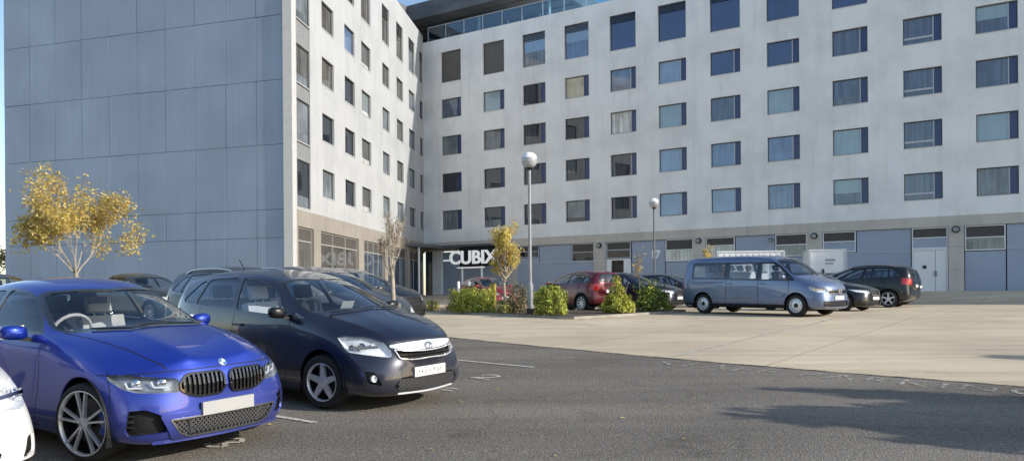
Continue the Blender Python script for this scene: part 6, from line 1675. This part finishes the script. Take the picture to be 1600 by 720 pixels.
# containers behind the van
def container(name, label, x, y, rz, lx, ly, h, doors=False, marks=False):
    o = empty(name, (x, y, ground_z(x, y)), rz); tag(o, label, 'container'); MW = MAT['cabin_white']
    m = MB()
    m.box((-lx/2, -ly/2, .15), (lx/2, ly/2, h-.05)); n = int(lx/.28)
    for k in range(n if not marks else 0):
        a = -lx/2+.06+(lx-.12)*k/n; m.box((a, -ly/2-.025, .25), (a+.13, -ly/2+.01, h-.15))
    m.build('shell', MW, o)
    m = MB(); m.box((-lx/2-.03, -ly/2-.04, h-.06), (lx/2+.03, ly/2+.03, h)); m.build('roof', MW, o)
    m = MB()
    for sx in (-1, 1):
        for sy in (-1, 1): m.box((sx*lx/2-.05, sy*ly/2-.05, 0), (sx*lx/2+.05, sy*ly/2+.05, h-.07))
    m.build('corner_posts', MAT['frame_grey'], o)
    if doors:
        m = MB(); m.box((.43*lx-.03, -ly/2-.06, .3), (.43*lx, -ly/2-.03, h-.2)); m.box((.18*lx-.03, -ly/2-.06, .3), (.18*lx, -ly/2-.03, h-.2)); m.build('door_seam', MAT['frame_grey'], o)
    if marks:
        m = MB(); m.box((-.12, -ly/2-.034, h-.62), (.36, -ly/2-.03, h-.50)); m.box((-.10, -ly/2-.034, h-.78), (.28, -ly/2-.03, h-.70)); m.build('faded_lettering', simple('faded_print', (.38, .40, .43), .7), o)
        m = MB(); m.poly([(-.30, -ly/2-.034, h-1.35), (-.14, -ly/2-.034, h-1.32), (-.20, -ly/2-.034, h-1.0), (-.30, -ly/2-.034, h-1.05)]); m.box((-.10, -ly/2-.034, h-1.34), (.45, -ly/2-.03, h-1.24)); m.build('dark_logo', simple('dark_print', (.06, .07, .09), .7), o)
    return o
MAT['cabin_white'] = simple('cabin_white', (.84, .85, .86), .5, var=.08, vscale=1.5)
container('storage_container', 'long white flat topped container showing above the van roof', 11.6, 38.0, R(-6), 3.1, 2.2, 2.68, doors=True)
container('storage_container', 'upright white container with faded print right of the van windscreen', 16.75, 41.2, R(-12), 1.8, 2.0, 2.72, marks=True)

# ------------------------------------------------------------------- cars
NEAR = 'cars parked in the near row'; MID = 'cars parked around the planted bed'; FAR = 'cars parked by the long wing'
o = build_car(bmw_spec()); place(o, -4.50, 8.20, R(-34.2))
o = build_car(auris_spec()); place(o, -2.74, 10.42, R(-36.9))
o = build_car(van_spec()); place(o, 8.2, 25.2, R(-50.7), .02)
wsp = far_spec('hatch', 'hatchback_car', 'white car showing only its front corner at the left edge', (.80, .80, .79), (1.05, 1.02, 1.0), 'ten', NEAR, level=3, metal=.0)
wsp['features'][0] = dict(name='headlight', kind='diag', ang=42, poly=duv([(1.547,.789,.831),(1.75,.68,.845),(2.011,.519,.785),(2.112,.463,.660),(1.947,.681,.640),(1.76,.793,.67)], 42, .05), mode='lamp', depth=.06, inner=lamp_inner_std, round=.03)
wsp['features'].append(dict(name='fog_lamp_recess', kind='diag', ang=45, poly=duv([(1.946,.771,.46),(2.06,.69,.45),(2.12,.63,.30),(1.987,.76,.33)], 45, .03), mode='hole', depth=.05, mat=MAT['mesh_grille'], round=.03))
o = build_car(wsp); place(o, -5.64, 6.27, R(-36))
CARS = [
 ('hatch', 'estate_car', 'grey high roofed estate with roof rails behind the navy black hatchback', (.04, .042, .045), (1.06, 1.03, 1.05), 'ten', NEAR, (-4.55, 14.2, -37), dict(rails=True, level=3, coat=.15)),
 ('hatch', 'hatchback_car', 'dark grey car with bright headlights just beyond the estate', (.055, .057, .062), (1.04, 1.02, 1.05), 'ten', NEAR, (-4.0, 16.7, -37), dict(level=3)),
 ('hatch', 'utility_car', 'black tall car behind the bare tree trunk', (.010, .011, .014), (1.03, 1.05, 1.0), 'five', NEAR, (-4.6, 22.6, -30), dict(noplate=True)),
 ('sedan', 'saloon_car', 'grey green dark saloon low behind the blue saloon roof', (.055, .065, .065), (.98, .98, 1.0), 'ten', NEAR, (-11.6, 24.2, -30), {}),
 ('hatch', 'hatchback_car', 'dark blue car showing only its roof at the left edge', (.012, .018, .06), (1.02, 1.0, 1.0), 'ten', NEAR, (-11.6, 17.2, -30), {}),
 ('hatch', 'hatchback_car', 'small bright red car under the name sign behind the wide hedge', (.22, .012, .020), (.90, .98, .98), 'ten', MID, (-1.15, 38.4, -62), {}),
 ('hatch', 'crossover_car', 'dark red crossover seen from the rear corner behind the cube hedge', (.13, .010, .018), (.92, .99, .98), 'ten', MID, (2.5, 29.95, 126), dict(trim=True)),
 ('sedan', 'saloon_car', 'navy saloon behind the loose dark shrub, nose pointing at the van', (.012, .016, .035), (1.0, 1.0, 1.02), 'ten', MID, (4.75, 31.7, -37), {}),
 ('hatch', 'hatchback_car', 'dark car half hidden behind the rear of the blue van', (.015, .018, .024), (1.0, 1.0, 1.0), 'ten', FAR, (7.6, 36.2, -37), {}),
 ('sedan', 'saloon_car', 'black saloon nose beyond the front of the blue van', (.008, .008, .010), (.98, 1.0, .96), 'five', FAR, (11.25, 28.75, -47), {}),
 ('hatch', 'utility_car', 'black sport utility car with red rear lamp and star spoke wheel', (.010, .011, .013), (1.14, 1.10, 1.13), 'five', FAR, (14.85, 33.4, 143), dict(rails=MAT['black_trim'])),
 ('hatch', 'utility_car', 'second black utility car, only its tail showing at the right', (.012, .012, .014), (1.12, 1.08, 1.12), 'ten', FAR, (17.3, 37.6, 143), {}),
]
for kind, nm, lb, colr, scl, rim, grp, (x, y, yaw), kw in CARS:
    o = build_car(far_spec(kind, nm, lb, colr, scl, rim, grp, **kw)); place(o, x, y, R(yaw), .02 if y > 20 and x > -8 else 0)

# houses behind the viewer, seen only as reflections in the cars and windows
def house(label, x, y, rz, lx, ly, h, wall, roof):
    o = empty('brick_house', (x, y, ground_z(x, y)), rz); tag(o, label, 'house')
    m = MB(); m.box((-lx/2, -ly/2, -.5), (lx/2, ly/2, h)); m.poly([(-lx/2, -ly/2, h), (-lx/2, ly/2, h), (-lx/2, 0, h+2.6)]); m.poly([(lx/2, ly/2, h), (lx/2, -ly/2, h), (lx/2, 0, h+2.6)]); m.build('wall', wall, o)
    m = MB()
    for s in (-1, 1): m.poly([(-lx/2-.3, s*(ly/2+.4), h-.25), (lx/2+.3, s*(ly/2+.4), h-.25), (lx/2+.3, 0, h+2.75), (-lx/2-.3, 0, h+2.75)])
    m.build('roof', roof, o)
    for k in range(4):
        for z in (1.0, 3.7):
            xx = -lx/2+lx*(k+.5)/4; m = MB(); m.box((xx-.6, ly/2-.02, z), (xx+.6, ly/2+.03, z+1.3)); m.build('window', PANE['mirror'], o)
BR = simple('buff_brick', (.46, .38, .28), .85, var=.15, vscale=6); RF = simple('clay_roof', (.42, .30, .19), .8, var=.2, vscale=2)
house('buff brick house with clay roof behind the viewer on the left', -17, -9, R(-30), 16, 9, 5.6, BR, RF)
house('buff brick house with clay roof behind the viewer on the right', 8, -24, R(5), 20, 9, 5.6, BR, RF)
# ---------------------------------------------------- light, sky and camera
SUN_AZ = math.atan2(-.37, .93); SUN_EL = R(24)
w = bpy.data.worlds.new('World'); scene.world = w; w.use_nodes = True; nt = w.node_tree
sk = nt.nodes.new('ShaderNodeTexSky'); sk.sky_type = 'NISHITA'; sk.sun_disc = False; sk.sun_elevation = SUN_EL
sk.sun_rotation = math.pi/2-SUN_AZ; sk.air_density = 1.0; sk.dust_density = .6; sk.ozone_density = 1.2
nt.links.new(sk.outputs[0], nt.nodes['Background'].inputs[0]); nt.nodes['Background'].inputs[1].default_value = .21
sd = bpy.data.lights.new('sun', 'SUN'); sd.energy = 4.6; sd.angle = R(.5); sd.color = (1.0, .93, .82)
so = bpy.data.objects.new('sun', sd); col.objects.link(so)
dv = -Vector((math.cos(SUN_AZ)*math.cos(SUN_EL), math.sin(SUN_AZ)*math.cos(SUN_EL), math.sin(SUN_EL)))
so.rotation_euler = dv.to_track_quat('-Z', 'Y').to_euler(); so.location = (30, -10, 40)
cam = bpy.data.cameras.new('camera'); co = bpy.data.objects.new('camera', cam); col.objects.link(co)
cam.sensor_width = 36; cam.lens = 27.0; cam.shift_y = (460.2565-360)/1600; cam.clip_end = 3000; cam.clip_start = .05
co.matrix_world = Matrix.Translation((0, 0, 1.68)) @ Matrix.Rotation(.0077, 4, 'Y') @ Matrix.Rotation(R(90), 4, 'X')
scene.camera = co
scene.view_settings.view_transform = 'Standard'; scene.view_settings.look = 'None'; scene.view_settings.exposure = 0; scene.view_settings.gamma = 1
scene.cycles.max_bounces = 8; scene.cycles.transparent_max_bounces = 16; scene.cycles.caustics_reflective = False; scene.cycles.caustics_refractive = False
